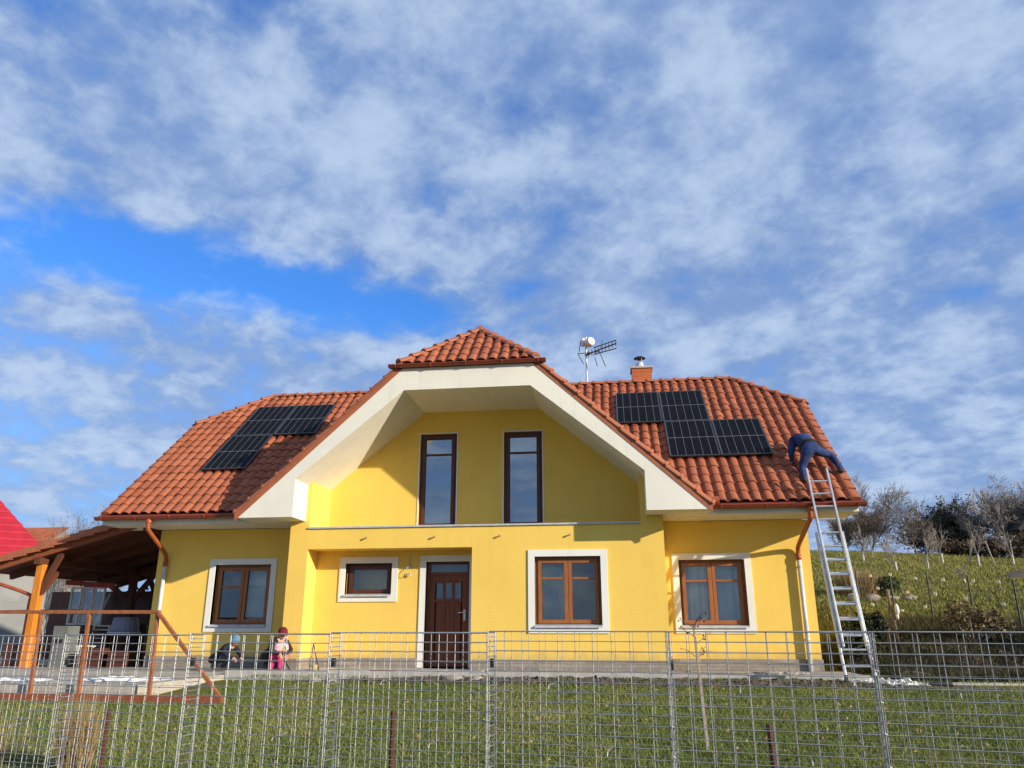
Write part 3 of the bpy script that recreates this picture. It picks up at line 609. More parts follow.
dormer = join_bm(fields, 'dormer_roof', M['tile'], house)
# closed boards beneath the tiles so that no light leaks in
mb = MB()
for s, ex, hp in ((1, EX1, HIPR), (-1, EX0, HIPL)):
    a, b = VAL(s); e = ex - s * 0.04; g = 0.05
    top = [(a[0], a[1] + 0.05), (e, RY0 + 0.05), (e, YH), (hp[0], RIDGE_Y), (FX, RIDGE_Y)]
    vs = [(x, y, rz(y, -0.035)) for x, y in top] + [(x, y, rz(y, -0.10)) for x, y in top]
    mb.add(vs, [(0, 1, 2, 3, 4), (9, 8, 7, 6, 5)] + [(i, (i + 1) % 5, 5 + (i + 1) % 5, 5 + i) for i in range(5)])
    pts = [(FX + s * 4.70, YV + 0.12), (FX + s * 1.45, YV + 0.12), (FX, PKY), (FX, 20.3), (FX + s * va, RY0 + 0.1)]
    zz = lambda x: dz(abs(x - FX)) - 0.035
    vs = [(x, y, zz(x)) for x, y in pts] + [(x, y, zz(x) - 0.05) for x, y in pts]
    mb.add(vs, [(0, 1, 2, 3, 4), (9, 8, 7, 6, 5)] + [(i, (i + 1) % 5, 5 + (i + 1) % 5, 5 + i) for i in range(5)])
    vs = [(ex, YH, ZH - .04), (ex, YH2, ZH - .04), (hp[0], RIDGE_Y, RIDGE_Z - .04)]; mb.add(vs, [(0, 1, 2)])
mb.add([(EX0 + 0.04, YE2 - 0.05, rz(RY0 + 0.05, -0.04)), (EX1 - 0.04, YE2 - 0.05, rz(RY0 + 0.05, -0.04)), (EX1 - 0.04, YH2, ZH - 0.04), (HIPR[0], RIDGE_Y, RIDGE_Z - 0.04), (HIPL[0], RIDGE_Y, RIDGE_Z - 0.04), (EX0 + 0.04, YH2, ZH - 0.04)], [(0, 1, 2, 3, 4, 5)])
mb.add([(FX - 1.4, YV + 0.1, DZ0 - 0.01), (FX + 1.4, YV + 0.1, DZ0 - 0.01), (FX, PKY + 0.05, PKZ - 0.02)], [(0, 1, 2)])
mb.build('roof_boarding', M['roofwood'], house)
# ridge and hip tiles
def ridgetiles(mb, A, B, r=0.105, seg=0.37, lift=0.0):
    A, B = Vector(A), Vector(B); d = B - A; n = max(1, round(d.length / seg)); d.normalize()
    side = d.cross(Vector((0, 0, 1))).normalized(); up = side.cross(d).normalized(); L = (B - A).length / n
    for i in range(n):
        p = A + d * (i * L) + up * lift + side * random.gauss(0, 0.004); q = p + d * (L + 0.03)
        vs = []; K = 8
        for (c, ra, li) in ((p, r * 1.08, 0.022), (p + d * 0.05, r * 1.12, 0.022), (p + d * 0.06, r * 1.0, 0.012), (q, r * 0.92, -0.004)):
            for k in range(K + 1):
                a = math.pi * k / K; vs.append(c + side * math.cos(a) * ra + up * (math.sin(a) * ra * 0.85 - 0.045 + li))
        fs = [(m * (K + 1) + k, m * (K + 1) + k + 1, (m + 1) * (K + 1) + k + 1, (m + 1) * (K + 1) + k) for m in range(3) for k in range(K)]
        fs.append(tuple(range(K, -1, -1))); fs.append(tuple(range(3 * (K + 1), 4 * (K + 1))))
        mb.add(vs, fs)
def ridgerow(name, par, *a):
    mb = MB(); ridgetiles(mb, *a); mb.build(name, M['ridge'], par, recalc=True)
ridgerow('ridge_tiles', roof, (FX + 0.3, RIDGE_Y, RIDGE_Z + 0.04), (HIPR[0], RIDGE_Y, RIDGE_Z + 0.04)); ridgerow('ridge_tiles', roof, (FX - 0.3, RIDGE_Y, RIDGE_Z + 0.04), (HIPL[0], RIDGE_Y, RIDGE_Z + 0.04))
for ex, hp in ((EX1, HIPR), (EX0, HIPL)):
    for yh in (YH, YH2): ridgerow('hip_tiles', roof, (ex, yh, ZH + 0.05), (hp[0], RIDGE_Y, RIDGE_Z + 0.05))
for s in (1, -1): ridgerow('hip_tiles', dormer, (FX + s * 1.47, YV - 0.02, DZ0 + 0.05), (FX, PKY, PKZ + 0.05), 0.10, 0.34)
ridgerow('ridge_tiles', dormer, (FX, PKY, PKZ + 0.05), (FX, 20.3, PKZ + 0.05))
# verge tiles on the rakes
def verge(mb, A, B, w, h, inward, seg=PR):
    A, B = Vector(A), Vector(B); d = B - A; n = max(1, round(d.length / seg)); L = d.length / n; d.normalize()
    I = Vector(inward).normalized(); up = d.cross(I).normalized()
    if up.z < 0: up = -up
    for i in range(n):
        c = A + d * (L * (i + 0.5)); j = random.gauss(0, 0.003)
        dd = (d * (L / 2 + 0.02)); tip = up * 0.018
        p = [c - dd + tip, c + dd - tip]
        vs = []
        for q in p:
            vs += [q - I * 0.0 + up * (0.045 + j), q - I * 0.012 + up * (-h), q + I * 0.03 + up * (-h), q + I * w + up * 0.0, q + I * w + up * 0.04, q + I * w * 0.5 + up * 0.06]
        fs = [(k, (k + 1) % 6, 6 + (k + 1) % 6, 6 + k) for k in range(6)] + [(5, 4, 3, 2, 1, 0), (6, 7, 8, 9, 10, 11)]
        mb.add(vs, fs)
def vergerow(par, *a):
    mb = MB(); verge(mb, *a); mb.build('verge_tiles', M['ridge'], par, recalc=True)
for s in (1, -1): ridgerow('verge_tiles', dormer, (FX + s * 4.82, YV + 0.085, dz(4.82) + 0.055), (FX + s * 1.50, YV + 0.085, dz(1.50) + 0.055), 0.105, 0.36)
for s in (1, -1):
    mb = MB(); a_, b_2 = 4.80, 1.42; mb.prism([(FX + s * a_, dz(a_) + 0.03), (FX + s * b_2, dz(b_2) + 0.03), (FX + s * b_2, dz(b_2) - 0.125), (FX + s * (a_ - 0.02), dz(a_) - 0.125)], YV + 0.008, YV + 0.06); mb.build('verge_flange', M['ridge'], dormer, recalc=True)
for ex, s in ((EX1, 1), (EX0, -1)):
    vergerow(roof, (ex + s * 0.02, RY0, RZ0), (ex + s * 0.02, YH, ZH), 0.2, 0.10, (-s, 0, 0)); vergerow(roof, (ex + s * 0.02, YE2, RZ0), (ex + s * 0.02, YH2, ZH), 0.2, 0.10, (-s, 0, 0))
# gutters
def gutter(mb, x0, x1, y, z, r=0.068):
    K = 10; po = []
    for k in range(K + 1):
        a = math.pi + math.pi * k / K; po.append((y + r * math.cos(a), z + r * math.sin(a)))
    for k in range(K, -1, -1):
        a = math.pi + math.pi * k / K; po.append((y + (r - .006) * math.cos(a), z + (r - .006) * math.sin(a)))
    mb.prism(po, x0, x1, 'x'); mb.tube([(x0, y - r, z), (x1, y - r, z)], 0.012, 6)
    for xe in (x0, x1): mb.prism([(y + r * math.cos(math.pi + math.pi * k / K), z + r * math.sin(math.pi + math.pi * k / K)) for k in range(K + 1)], xe - 0.004, xe + 0.004, 'x')
    nb = int((x1 - x0) / 0.75)
    for i in range(nb + 1):
        x = x0 + 0.15 + i * (x1 - x0 - 0.3) / max(nb, 1)
        mb.tube([(x, y - r - .008, z + .008)] + [(x, y + (r + .008) * math.cos(math.pi + math.pi * k / 6), z + (r + .008) * math.sin(math.pi + math.pi * k / 6)) for k in range(7)], 0.009, 4)
    mb.box((x0, y + r + 0.004, z - 0.055), (x1, y + r + 0.022, z + 0.055))
mb = MB(); gutter(mb, -11.27, FX - 4.80, 15.57, 2.275); mb.build('gutter', M['gutter'], house, recalc=True)
mb = MB(); gutter(mb, FX + 4.86, 4.74, 15.57, 2.275); mb.build('gutter', M['gutter'], house, recalc=True)
mb = MB(); gutter(mb, FX - 1.66, FX + 1.66, 14.925, 5.26, 0.055); mb.build('gutter', M['gutter'], house, recalc=True)
# closed lower ends of the gable verge
for s in (-1, 1):
    mb = MB(); x = FX + s * 4.86; mb.tube([(x - s * 0.02, 15.52, 2.36), (x + s * 0.13, 15.50, 2.36)], 0.085, 10); mb.build('verge_end_cap', M['neck'], house)
def curve(pts, n=6):      # Catmull-Rom
    pts = [Vector(p) for p in pts]; P = [pts[0]] + pts + [pts[-1]]; o = []
    for i in range(1, len(P) - 2):
        for k in range(n):
            t = k / n; a, b, c, d = P[i - 1], P[i], P[i + 1], P[i + 2]
            o.append(0.5 * ((2 * b) + (c - a) * t + (2 * a - 5 * b + 4 * c - d) * t * t + (3 * b - a - 3 * c + d) * t ** 3))
    o.append(pts[-1]); return o
for x_top, x_bot, zt in ((-10.02, -10.16, 1.40), (3.70, 3.63, 1.42)):
    mb = MB(); yw = Ys - 0.075
    mb.tube(curve([(x_top, 15.57, 2.24), (x_top, 15.57, 2.08), (x_top + (x_bot - x_top) * .12, 15.68, 1.96), (x_top + (x_bot - x_top) * .85, 16.48, 1.62), (x_bot, yw, 1.48), (x_bot, yw, 1.30)], 5), 0.046, 10)
    mb.lathe((x_top, 15.57, 2.16), [(0.046, -0.06), (0.062, 0.0), (0.062, 0.05)], 10); mb.lathe((x_bot, yw, 1.30), [(0.052, 0), (0.052, 0.10)], 10)
    dp = mb.build('downpipe', M['neck'], house, smooth=True)
    mb = MB(); mb.tube([(x_bot, yw, 1.36), (x_bot, yw, -0.83)], 0.044, 10)
    for z in (1.15, -0.25): mb.lathe((x_bot, yw, z), [(0.05, 0), (0.05, 0.035)], 10); mb.box((x_bot - 0.012, yw + 0.04, z + 0.005), (x_bot + 0.012, Ys, z + 0.03))
    mb.build('lower_pipe', M['pipe_white'], dp, smooth=True)

# ---- windows
def rect_frame(mb, x0, x1, z0, z1, w, y0, y1):
    mb.box((x0, y0, z0), (x0 + w, y1, z1)); mb.box((x1 - w, y0, z0), (x1, y1, z1))
    mb.box((x0 + w, y0, z0), (x1 - w, y1, z0 + w)); mb.box((x0 + w, y0, z1 - w), (x1 - w, y1, z1))
def window(W, Y, cols, mats, transoms=(), surround=True, sill=True, inset=0.11, glassm='glass', room=1.4, curtain=None):
    x0, x1, z0, z1 = shr(W, TW) if surround else W
    y = Y + inset; m = M[mats]
    mb = MB(); rect_frame(mb, x0, x1, z0, z1, 0.055, y, y + 0.07)
    xs_ = [x0 + 0.05 + (x1 - x0 - 0.10) * i / cols for i in range(cols + 1)]; gl = []
    for i in range(cols):
        a, b, c, d = xs_[i] + 0.004, xs_[i + 1] - 0.004, z0 + 0.05, z1 - 0.05
        rect_frame(mb, a, b, c, d, 0.075, y - 0.022, y + 0.045)
        gl.append((a + 0.07, b - 0.07, c + 0.07, d - 0.07))
        if i < len(transoms) and transoms[i]:
            zt = c + (d - c) * (1 - transoms[i]); mb.box((a + 0.075, y - 0.012, zt - 0.022), (b - 0.075, y + 0.035, zt + 0.022))
    wo = mb.build('window', m, house, bevel=0.006)
    for a, b, c, d in gl:
        MB().box((a, y + 0.012, c), (b, y + 0.024, d)).build('pane', M[glassm], wo)
    # the room behind: an open box, and a curtain or blind where the photo shows one
    mb = MB(); b0, b1 = y + 0.072, y + room
    mb.add([(x0 - .3, b0, z0 - .3), (x1 + .3, b0, z0 - .3), (x1 + .3, b0, z1 + .3), (x0 - .3, b0, z1 + .3), (x0 - .3, b1, z0 - .3), (x1 + .3, b1, z0 - .3), (x1 + .3, b1, z1 + .3), (x0 - .3, b1, z1 + .3)], [(4, 5, 6, 7), (0, 4, 7, 3), (1, 2, 6, 5), (0, 1, 5, 4), (3, 7, 6, 2)])
    mb.build('room_lining', M['room'], wo)
    if curtain:
        for (ca, cb_, cm) in curtain:
            mb = MB(); n = 60; xa, xb = x0 + (x1 - x0) * ca, x0 + (x1 - x0) * cb_
            for i in range(n + 1):
                u = i / n; yy = y + 0.17 + (0.03 * math.sin(u * 60) + 0.012 * math.sin(u * 137 + 1) if cm == 'curtain' else 0.0)
                mb.v += [(xa + (xb - xa) * u, yy, z0), (xa + (xb - xa) * u, yy, z1)]
            mb.f = [(2 * i, 2 * i + 2, 2 * i + 3, 2 * i + 1) for i in range(n)]; mb.mi = [0] * n
            mb.build('curtain' if cm == 'curtain' else 'blind', M[cm], wo, smooth=True)
    if surround:
        mb = MB(); X0, X1, Z0, Z1 = W
        mb.box((X0, Y - 0.025, Z0), (x0, Y + 0.10, Z1)); mb.box((x1, Y - 0.025, Z0), (X1, Y + 0.10, Z1))
        mb.box((x0, Y - 0.025, Z0), (x1, Y + 0.10, z0)); mb.box((x0, Y - 0.025, z1), (x1, Y + 0.10, Z1))
        mb.build('surround', M['trim'], wo)
    if sill:
        mb = MB(); mb.prism([(Y - 0.065, z0 + 0.002), (y - 0.025, z0 + 0.03), (y - 0.025, z0 + 0.037), (Y - 0.065, z0 + 0.01), (Y - 0.07, z0 - 0.025), (Y - 0.064, z0 - 0.025)], x0 - 0.03 * 0, x1, 'x')
        mb.build('sill', M['metal_sill'], wo, recalc=True)
    return wo
window(WC, Yp, 2, 'wood', (0.30, 0.30), curtain=[(0.0, 0.5, 'blind')])
window(WR, Ys, 2, 'wood', (0.30, 0.30), curtain=[(0.0, 1.0, 'curtain')])
window(WL, Ys, 2, 'wood', (0.36, 0), curtain=[(0.52, 1.0, 'blind')])
window(WS, Yr, 1, 'darkwood', (), room=0.4)
for w in (UL, UR):
    window(w, Yb, 1, 'darkwood', (0.21,), surround=False, sill=False, inset=0.05, glassm='glass_sky', room=1.2, curtain=[(0, 1, 'blind')])
# thin white reveal strip left of both balcony windows
for w in (UL, UR):
    mb = MB(); rect_frame(mb, w[0] - 0.028, w[1] + 0.028, w[2], w[3] + 0.028, 0.026, Yb - 0.012, Yb + 0.03); mb.build('window_trim', M['trim'], house)
# ---- door
x0, x1, z0, z1 = DR[0] + TW, DR[1] - TW, -0.775, DR[3] - TW
mb = MB(); y = Yr + 0.10
mb.box((x0, y, z0), (x0 + 0.06, y + 0.09, z1)); mb.box((x1 - 0.06, y, z0), (x1, y + 0.09, z1)); mb.box((x0 + .06, y, z1 - 0.05), (x1 - .06, y + 0.09, z1)); mb.box((x0 + .06, y, z1 - 0.27), (x1 - .06, y + 0.09, z1 - 0.21))
zt = z1 - 0.27; a, b = x0 + 0.065, x1 - 0.065; wd = b - a
def stile(xa, xb, za, zb, d=0.012): mb.box((xa, y + d, za), (xb, y + 0.07, zb))
stile(a, a + 0.11, z0, zt); stile(b - 0.11, b, z0, zt); stile(a + .11, b - .11, z0, z0 + 0.14); stile(a + .11, b - .11, zt - 0.16, zt); stile(a + .11, b - .11, zt - 0.55, zt - 0.48)
for i in range(3):
    w3 = (wd - 0.22) / 3; xa = a + 0.11 + w3 * i
    if i: stile(xa - 0.03, xa + 0.03, z0 + 0.14, zt - 0.16, 0.018)
    stile(xa + .03, xa + w3 - .03, z0 + 0.14, zt - 0.55, 0.03)
door = mb.build('door', M['door'], house, bevel=0.004)
mb = MB(); mb.box((x0 + 0.06, y + 0.04, z1 - 0.21), (x1 - 0.06, y + 0.055, z1 - 0.05)); mb.build('pane', M['glass'], door)
for i in range(3):
    w3 = (wd - 0.22) / 3; xa = a + 0.11 + w3 * i
    MB().box((xa + 0.03, y + 0.035, zt - 0.48), (xa + w3 - 0.03, y + 0.048, zt - 0.16)).build('pane', M['glass'], door)
MB().box((x0, y + 0.12, z0), (x1, y + 0.14, z1)).build('room_lining', M['room'], door)
mb = MB(); xh, zh_ = b - 0.05, z0 + 1.02
mb.box((xh - 0.022, y - 0.002, zh_ - 0.12), (xh + 0.022, y + 0.012, zh_ + 0.10)); mb.tube([(xh, y + 0.01, zh_ + 0.04), (xh, y - 0.05, zh_ + 0.04), (xh - 0.03, y - 0.055, zh_ + 0.04), (xh - 0.13, y - 0.05, zh_ + 0.035)], 0.010, 6)
mb.build('handle', M['alu'], door)
mb = MB(); X0, X1, Z1 = DR[0], DR[1], DR[3]
mb.box((X0, Yr - 0.023, -0.79), (x0, Yr + 0.10, Z1)); mb.box((x1, Yr - 0.023, -0.79), (X1, Yr + 0.10, Z1)); mb.box((x0, Yr - 0.02, z1), (x1, Yr + 0.10, Z1))
mb.build('surround', M['trim'], door)
# awning studs, porch lamp wiring
for x in (-5.17, -3.72, -2.37, -0.95):
    mb = MB(); mb.tube([(x, Yp + 0.02, 1.77), (x, Yp - 0.06, 1.765)], 0.014, 6); mb.lathe((x, Yp - 0.045, 1.766), [(0.022, 0), (0.022, 0.02)], 8, (0, -1, 0)); mb.build('wall_stud', M['rawwood'], house)
mb = MB(); mb.lathe((-4.40, Yr + 0.001, 1.22), [(0.045, 0), (0.045, 0.03), (0.02, 0.05)], 10, (0, -1, 0)); mb.tube(curve([(-4.40, Yr - 0.04, 1.22), (-4.46, Yr - 0.08, 1.10), (-4.42, Yr - 0.07, 1.02), (-4.36, Yr - 0.05, 1.1)], 4), 0.006, 4); mb.tube([(-4.38, Yr - 0.01, 1.25), (-4.37, Yr - 0.01, 1.45)], 0.006, 4)
mb.lathe((-4.36, Yr - 0.05, 1.02), [(0.018, 0), (0.022, 0.05), (0.012, 0.08)], 8); mb.build('wall_lamp', M['metal_sill'], house)
# ---- chimney
mb = MB(); cx, cy = 0.83, 20.45
mb.box((cx - 0.26, cy - 0.26, 5.9), (cx + 0.26, cy + 0.26, 6.70))
for i in range(5): mb.box((cx - 0.265, cy - 0.265, 6.15 + i * 0.115), (cx + 0.265, cy + 0.265, 6.15 + i * 0.115 + 0.105))
chim = mb.build('chimney', M['brick_orange'], house)
MB().box((cx - 0.30, cy - 0.30, 6.72), (cx + 0.30, cy + 0.30, 6.775)).build('chimney_cap', M['kerb'], chim, bevel=0.01)
mb = MB(); mb.lathe((cx - .03, cy, 6.775), [(0.13, 0), (0.13, 0.06), (0.10, 0.13), (0.10, 0.17)], 14)
for k in range(4): mb.tube([(cx - .03 + 0.09 * math.cos(k * 1.57 + .5), cy + 0.09 * math.sin(k * 1.57 + .5), 6.94), (cx - .03 + 0.10 * math.cos(k * 1.57 + .5), cy + 0.10 * math.sin(k * 1.57 + .5), 7.09)], 0.008, 4)
mb.build('flue', M['metal_sill'], chim)
mb = MB(); mb.lathe((cx - .03, cy, 7.08), [(0.16, 0.0), (0.165, 0.01), (0.10, 0.05), (0.02, 0.065)], 16); mb.build('cowl', M['black'], chim)

# ------------------------------------------------------------------ antenna mast
an = thing('antenna_mast', (-0.66, 20.25, 6.30), 'pale antenna mast with white drum dish and yagi aerial on the roof ridge', 'antenna')
mb = MB(); mb.tube([(-0.66, 20.25, 6.2), (-0.655, 20.25, 7.72)], 0.028, 8); mb.build('mast', M['mast'], an)
mb = MB(); mb.lathe((-0.60, 20.20, 7.52), [(0.115, 0.0), (0.13, 0.015), (0.13, 0.14), (0.11, 0.18), (0.05, 0.2)], 18, (0.55, -0.8, 0.05)); mb.lathe((-0.74, 20.22, 7.45), [(0.05, 0), (0.065, 0.02), (0.065, 0.2), (0.04, 0.22)], 10); mb.build('dish', M['white_paint'], an, smooth=False)
mb = MB(); b0 = Vector((-0.70, 20.23, 7.18)); b1 = Vector((0.18, 20.05, 7.42)); mb.tube([b0, b1], 0.02, 5)
mb.tube([(-0.66, 20.25, 7.19), (-0.55, 20.2, 7.22)], 0.03, 6)
for u in np.linspace(0.12, 0.98, 9):
    c = b0.lerp(b1, u); h = 0.11 - 0.03 * u; mb.tube([c - Vector((0.0, 0.02, h)), c + Vector((0.0, 0.02, h))], 0.011, 4)
for sgn in (-1, 1):
    mb.tube([b0 + Vector((0.25, -0.03, 0.10 + sgn * 0.10)), b1 + Vector((0.0, 0, sgn * 0.12 - 0.02))], 0.016, 4)
for (p, q_) in (((-0.86, 20.2, 7.25), (-0.80, 20.2, 7.58)), ((-0.88, 20.2, 7.2), (-0.74, 20.2, 6.92)), ((-0.30, 20.1, 7.25), (-0.14, 20.1, 6.78)), ((-0.42, 20.1, 7.05), (-0.36, 20.1, 6.80)), ((-0.26, 20.1, 7.28), (-0.2, 20.1, 7.55))): mb.tube([p, q_], 0.011, 4)
mb.tube([(-0.9, 20.2, 7.22), (-0.3, 20.1, 7.22)], 0.012, 4); mb.build('aerial', M['black'], an)

# ------------------------------------------------------------------ solar panels
PA, PB_ = 1.085, 1.69
Nm = Vector((0, -RSL / sl, 1 / sl))
def solar(first=None, x=0, sdist=0, label=''):
    base = Vector((x + PA / 2, RY0, RZ0)) + Vm * (sdist - PB_ / 2) + Nm * 0.10
    if first is None:
        t = thing('solar_panel', base, label, 'solar panel', 'solar panels on the front roof')
        U = Vector((1, 0, 0))
        loc = lambda u, v, n: base + U * u + Vm * v + Nm * n
        fr = MB()
        for u0, u1, v0, v1 in ((-PA / 2, -PA / 2 + .022, -PB_ / 2, PB_ / 2), (PA / 2 - .022, PA / 2, -PB_ / 2, PB_ / 2), (-PA / 2 + .022, PA / 2 - .022, -PB_ / 2, -PB_ / 2 + .022), (-PA / 2 + .022, PA / 2 - .022, PB_ / 2 - .022, PB_ / 2)):
            fr.obox(loc((u0 + u1) / 2, (v0 + v1) / 2, 0.018), U * (u1 - u0) / 2, Vm * (v1 - v0) / 2, Nm * 0.018)
        fr.build('frame', M['panel_frame'], t)
        MB().obox(loc(0, 0, 0.018), U * (PA / 2 - .021), Vm * (PB_ / 2 - .021), Nm * 0.012).build('cell_sheet', M['cell'], t)
        ln = MB()
        for i in range(1, 6): ln.obox(loc(-PA / 2 + PA * i / 6, 0, 0.0315), U * 0.0035, Vm * (PB_ / 2 - .024), Nm * 0.0008)
        ln.obox(loc(0, 0, 0.0322), U * (PA / 2 - .024), Vm * 0.008, Nm * 0.0008)
        for sg in (-1, 1): ln.obox(loc(sg * (PA / 2 - 0.027), 0, 0.0315), U * 0.004, Vm * (PB_ / 2 - .024), Nm * 0.0008); ln.obox(loc(0, sg * (PB_ / 2 - 0.027), 0.0322), U * (PA / 2 - .024), Vm * 0.004, Nm * 0.0008)
        ln.build('cell_lines', M['cell_line'], t)
        rl = MB()
        for v in (-0.45, 0.45):
            rl = MB(); rl.obox(loc(0, v, -0.022), U * (PA / 2 + .02), Vm * 0.02, Nm * 0.02)
            for u in (-.3, .3): rl.obox(loc(u, v, -0.07), U * 0.015, Vm * 0.015, Nm * 0.03)
            rl.build('mounting_rail', M['black'], t)
        return t
    return copy_thing(first, base, label)
sp0 = solar(None, 0.09, 5.06, 'solar panel nearest the chimney, left one of the upper pair on the right roof')
for x, d, l in ((1.19, 5.06, 'right one of the upper pair of solar panels on the roof right of the gable'), (1.20, 3.36, 'left one of the lower pair of solar panels, nearest the right gable edge'), (2.30, 3.36, 'solar panel nearest the worker on the roof, right one of the lower pair'),
                (-9.66, 5.06, 'upper left corner panel of the three solar panels left of the gable'), (-8.56, 5.06, 'solar panel nearest the gable among the three on the left roof'), (-9.68, 3.36, 'lowest of the three solar panels on the left roof, close to the gutter')):
    solar(sp0, x, d, l)

# ------------------------------------------------------------------ ladder
ld = thing('ladder', (3.9, 14.35, -0.82), 'aluminium extension ladder leaning on the right gutter', 'ladder')
F = Vector((3.905, 14.28, -0.85)); T = Vector((3.96, 15.80, 2.98)); D = (T - F).normalized(); LN = (T - F).length
side = Vector((1, 0, 0)); nrm = side.cross(D).normalized()
def ladder_section(name, s0, s1, hw, off, rung0):
    rails = MB(); rungs = []
    for s in (-1, 1):
        p = F + D * s0 + side * s * hw + nrm * off; q_ = F + D * s1 + side * s * hw + nrm * off
        rails.bar(p, q_, 0.034, 0.07, up=nrm)
    k = rung0
    while k < s1 - 0.05:
        if k > s0 + 0.05:
            c = F + D * k + nrm * off; rungs.append((c - side * hw, c + side * hw))
        k += 0.28
    o = rails.build(name, M['alu'], ld, bevel=0.004); [MB().tube(q_, 0.02, 6).build('rung', M['alu'], o) for q_ in rungs]; return o
ladder_section('lower_section', 0.0, 2.75, 0.235, -0.035, 0.25); ladder_section('upper_section', 0.55, LN, 0.19, 0.035, 0.75)
for s in (-1, 1):
    mb = MB(); mb.bar(F - D * 0.02 + side * s * 0.235 - nrm * .035, F + D * 0.09 + side * s * 0.235 - nrm * .035, 0.045, 0.085, up=nrm); mb.build('rubber_foot', M['black'], ld)

# ------------------------------------------------------------------ people
def person(label, nodes, edges, segmat, mats, loc, name='person', level=2, fold=0.012):
    """one continuous skinned body; nodes: name -> (pos, radius); edges: (a, b, material index)"""
    names = list(nodes); idx = {n: i for i, n in enumerate(names)}
    me = bpy.data.meshes.new('skeleton'); me.from_pydata([nodes[n][0] for n in names], [(idx[a], idx[b]) for a, b, _ in edges], [])
    ob = bpy.data.objects.new('skeleton', me); C.objects.link(ob)
    sk = ob.modifiers.new('skin', 'SKIN'); ss = ob.modifiers.new('sub', 'SUBSURF'); ss.levels = level; ss.render_levels = level
    ly = me.skin_vertices[0].data
    for n in names:
        r = nodes[n][1]; ly[idx[n]].radius = r if isinstance(r, tuple) else (r, r); ly[idx[n]].use_root = (n == names[0])
    dg = bpy.context.evaluated_depsgraph_get(); ev = ob.evaluated_get(dg); m2 = bpy.data.meshes.new_from_object(ev)
    bpy.data.objects.remove(ob); bpy.data.meshes.remove(me)
    for m in mats: m2.materials.append(m)
    segs = [(Vector(nodes[a][0]), Vector(nodes[b][0]), mi) for a, b, mi in edges]
    for p in m2.polygons:
        c = p.center; best = None
        for a, b, mi in segs:
            d = b - a; t = max(0, min(1, (c - a).dot(d) / max(d.length_squared, 1e-9))); dist = (c - (a + d * t)).length
            if best is None or dist < best[0]: best = (dist, mi)
        p.material_index = best[1]; p.use_smooth = True
    for v in m2.vertices:
        c = v.co; f = mnoise.noise(c * 11) * 0.6 + mnoise.noise(Vector((c.x * 9, c.y * 9, c.z * 30))) * 0.5
        v.co = c + v.normal * f * fold
    root = thing('person', loc, label, 'person')
    m2.name = 'body'; o = bpy.data.objects.new('body', m2); C.objects.link(o); o.parent = root; o.matrix_parent_inverse = Matrix.Translation(-Vector(loc))
    return root, o
def hand_nodes(nodes, edges, pre, wrist, d, pn, mi, s=1.0):
    """palm with five separate fingers; d = pointing direction, pn = palm normal"""
    w = Vector(wrist); d = Vector(d).normalized(); pn = Vector(pn); pn = (pn - d * pn.dot(d)).normalized(); sd_ = d.cross(pn)
    nodes[pre + 'palm'] = (w + d * 0.06 * s, (0.036 * s, 0.022 * s)); edges.append((pre + 'wrist', pre + 'palm', mi))
    for k, (o, ln) in enumerate(((-0.032, 0.062), (-0.011, 0.078), (0.011, 0.074), (0.031, 0.055))):
        a = w + d * 0.095 * s + sd_ * o * s; b = a + (d * 0.85 + pn * 0.3).normalized() * ln * 0.55 * s; c = b + (d * 0.6 + pn * 0.7).normalized() * ln * 0.5 * s
        for nm, p_, r_ in (('a', a, 0.010), ('b', b, 0.009), ('c', c, 0.007)): nodes[f'{pre}f{k}{nm}'] = (p_, r_ * s)
        edges += [(pre + 'palm', f'{pre}f{k}a', mi), (f'{pre}f{k}a', f'{pre}f{k}b', mi), (f'{pre}f{k}b', f'{pre}f{k}c', mi)]
    a = w + d * 0.04 * s + sd_ * -0.045 * s; b = a + (d * 0.7 - sd_ * 0.5 + pn * 0.4).normalized() * 0.05 * s
    nodes[pre + 'ta'] = (a, 0.012 * s); nodes[pre + 'tb'] = (b, 0.009 * s); edges += [(pre + 'palm', pre + 'ta', mi), (pre + 'ta', pre + 'tb', mi)]
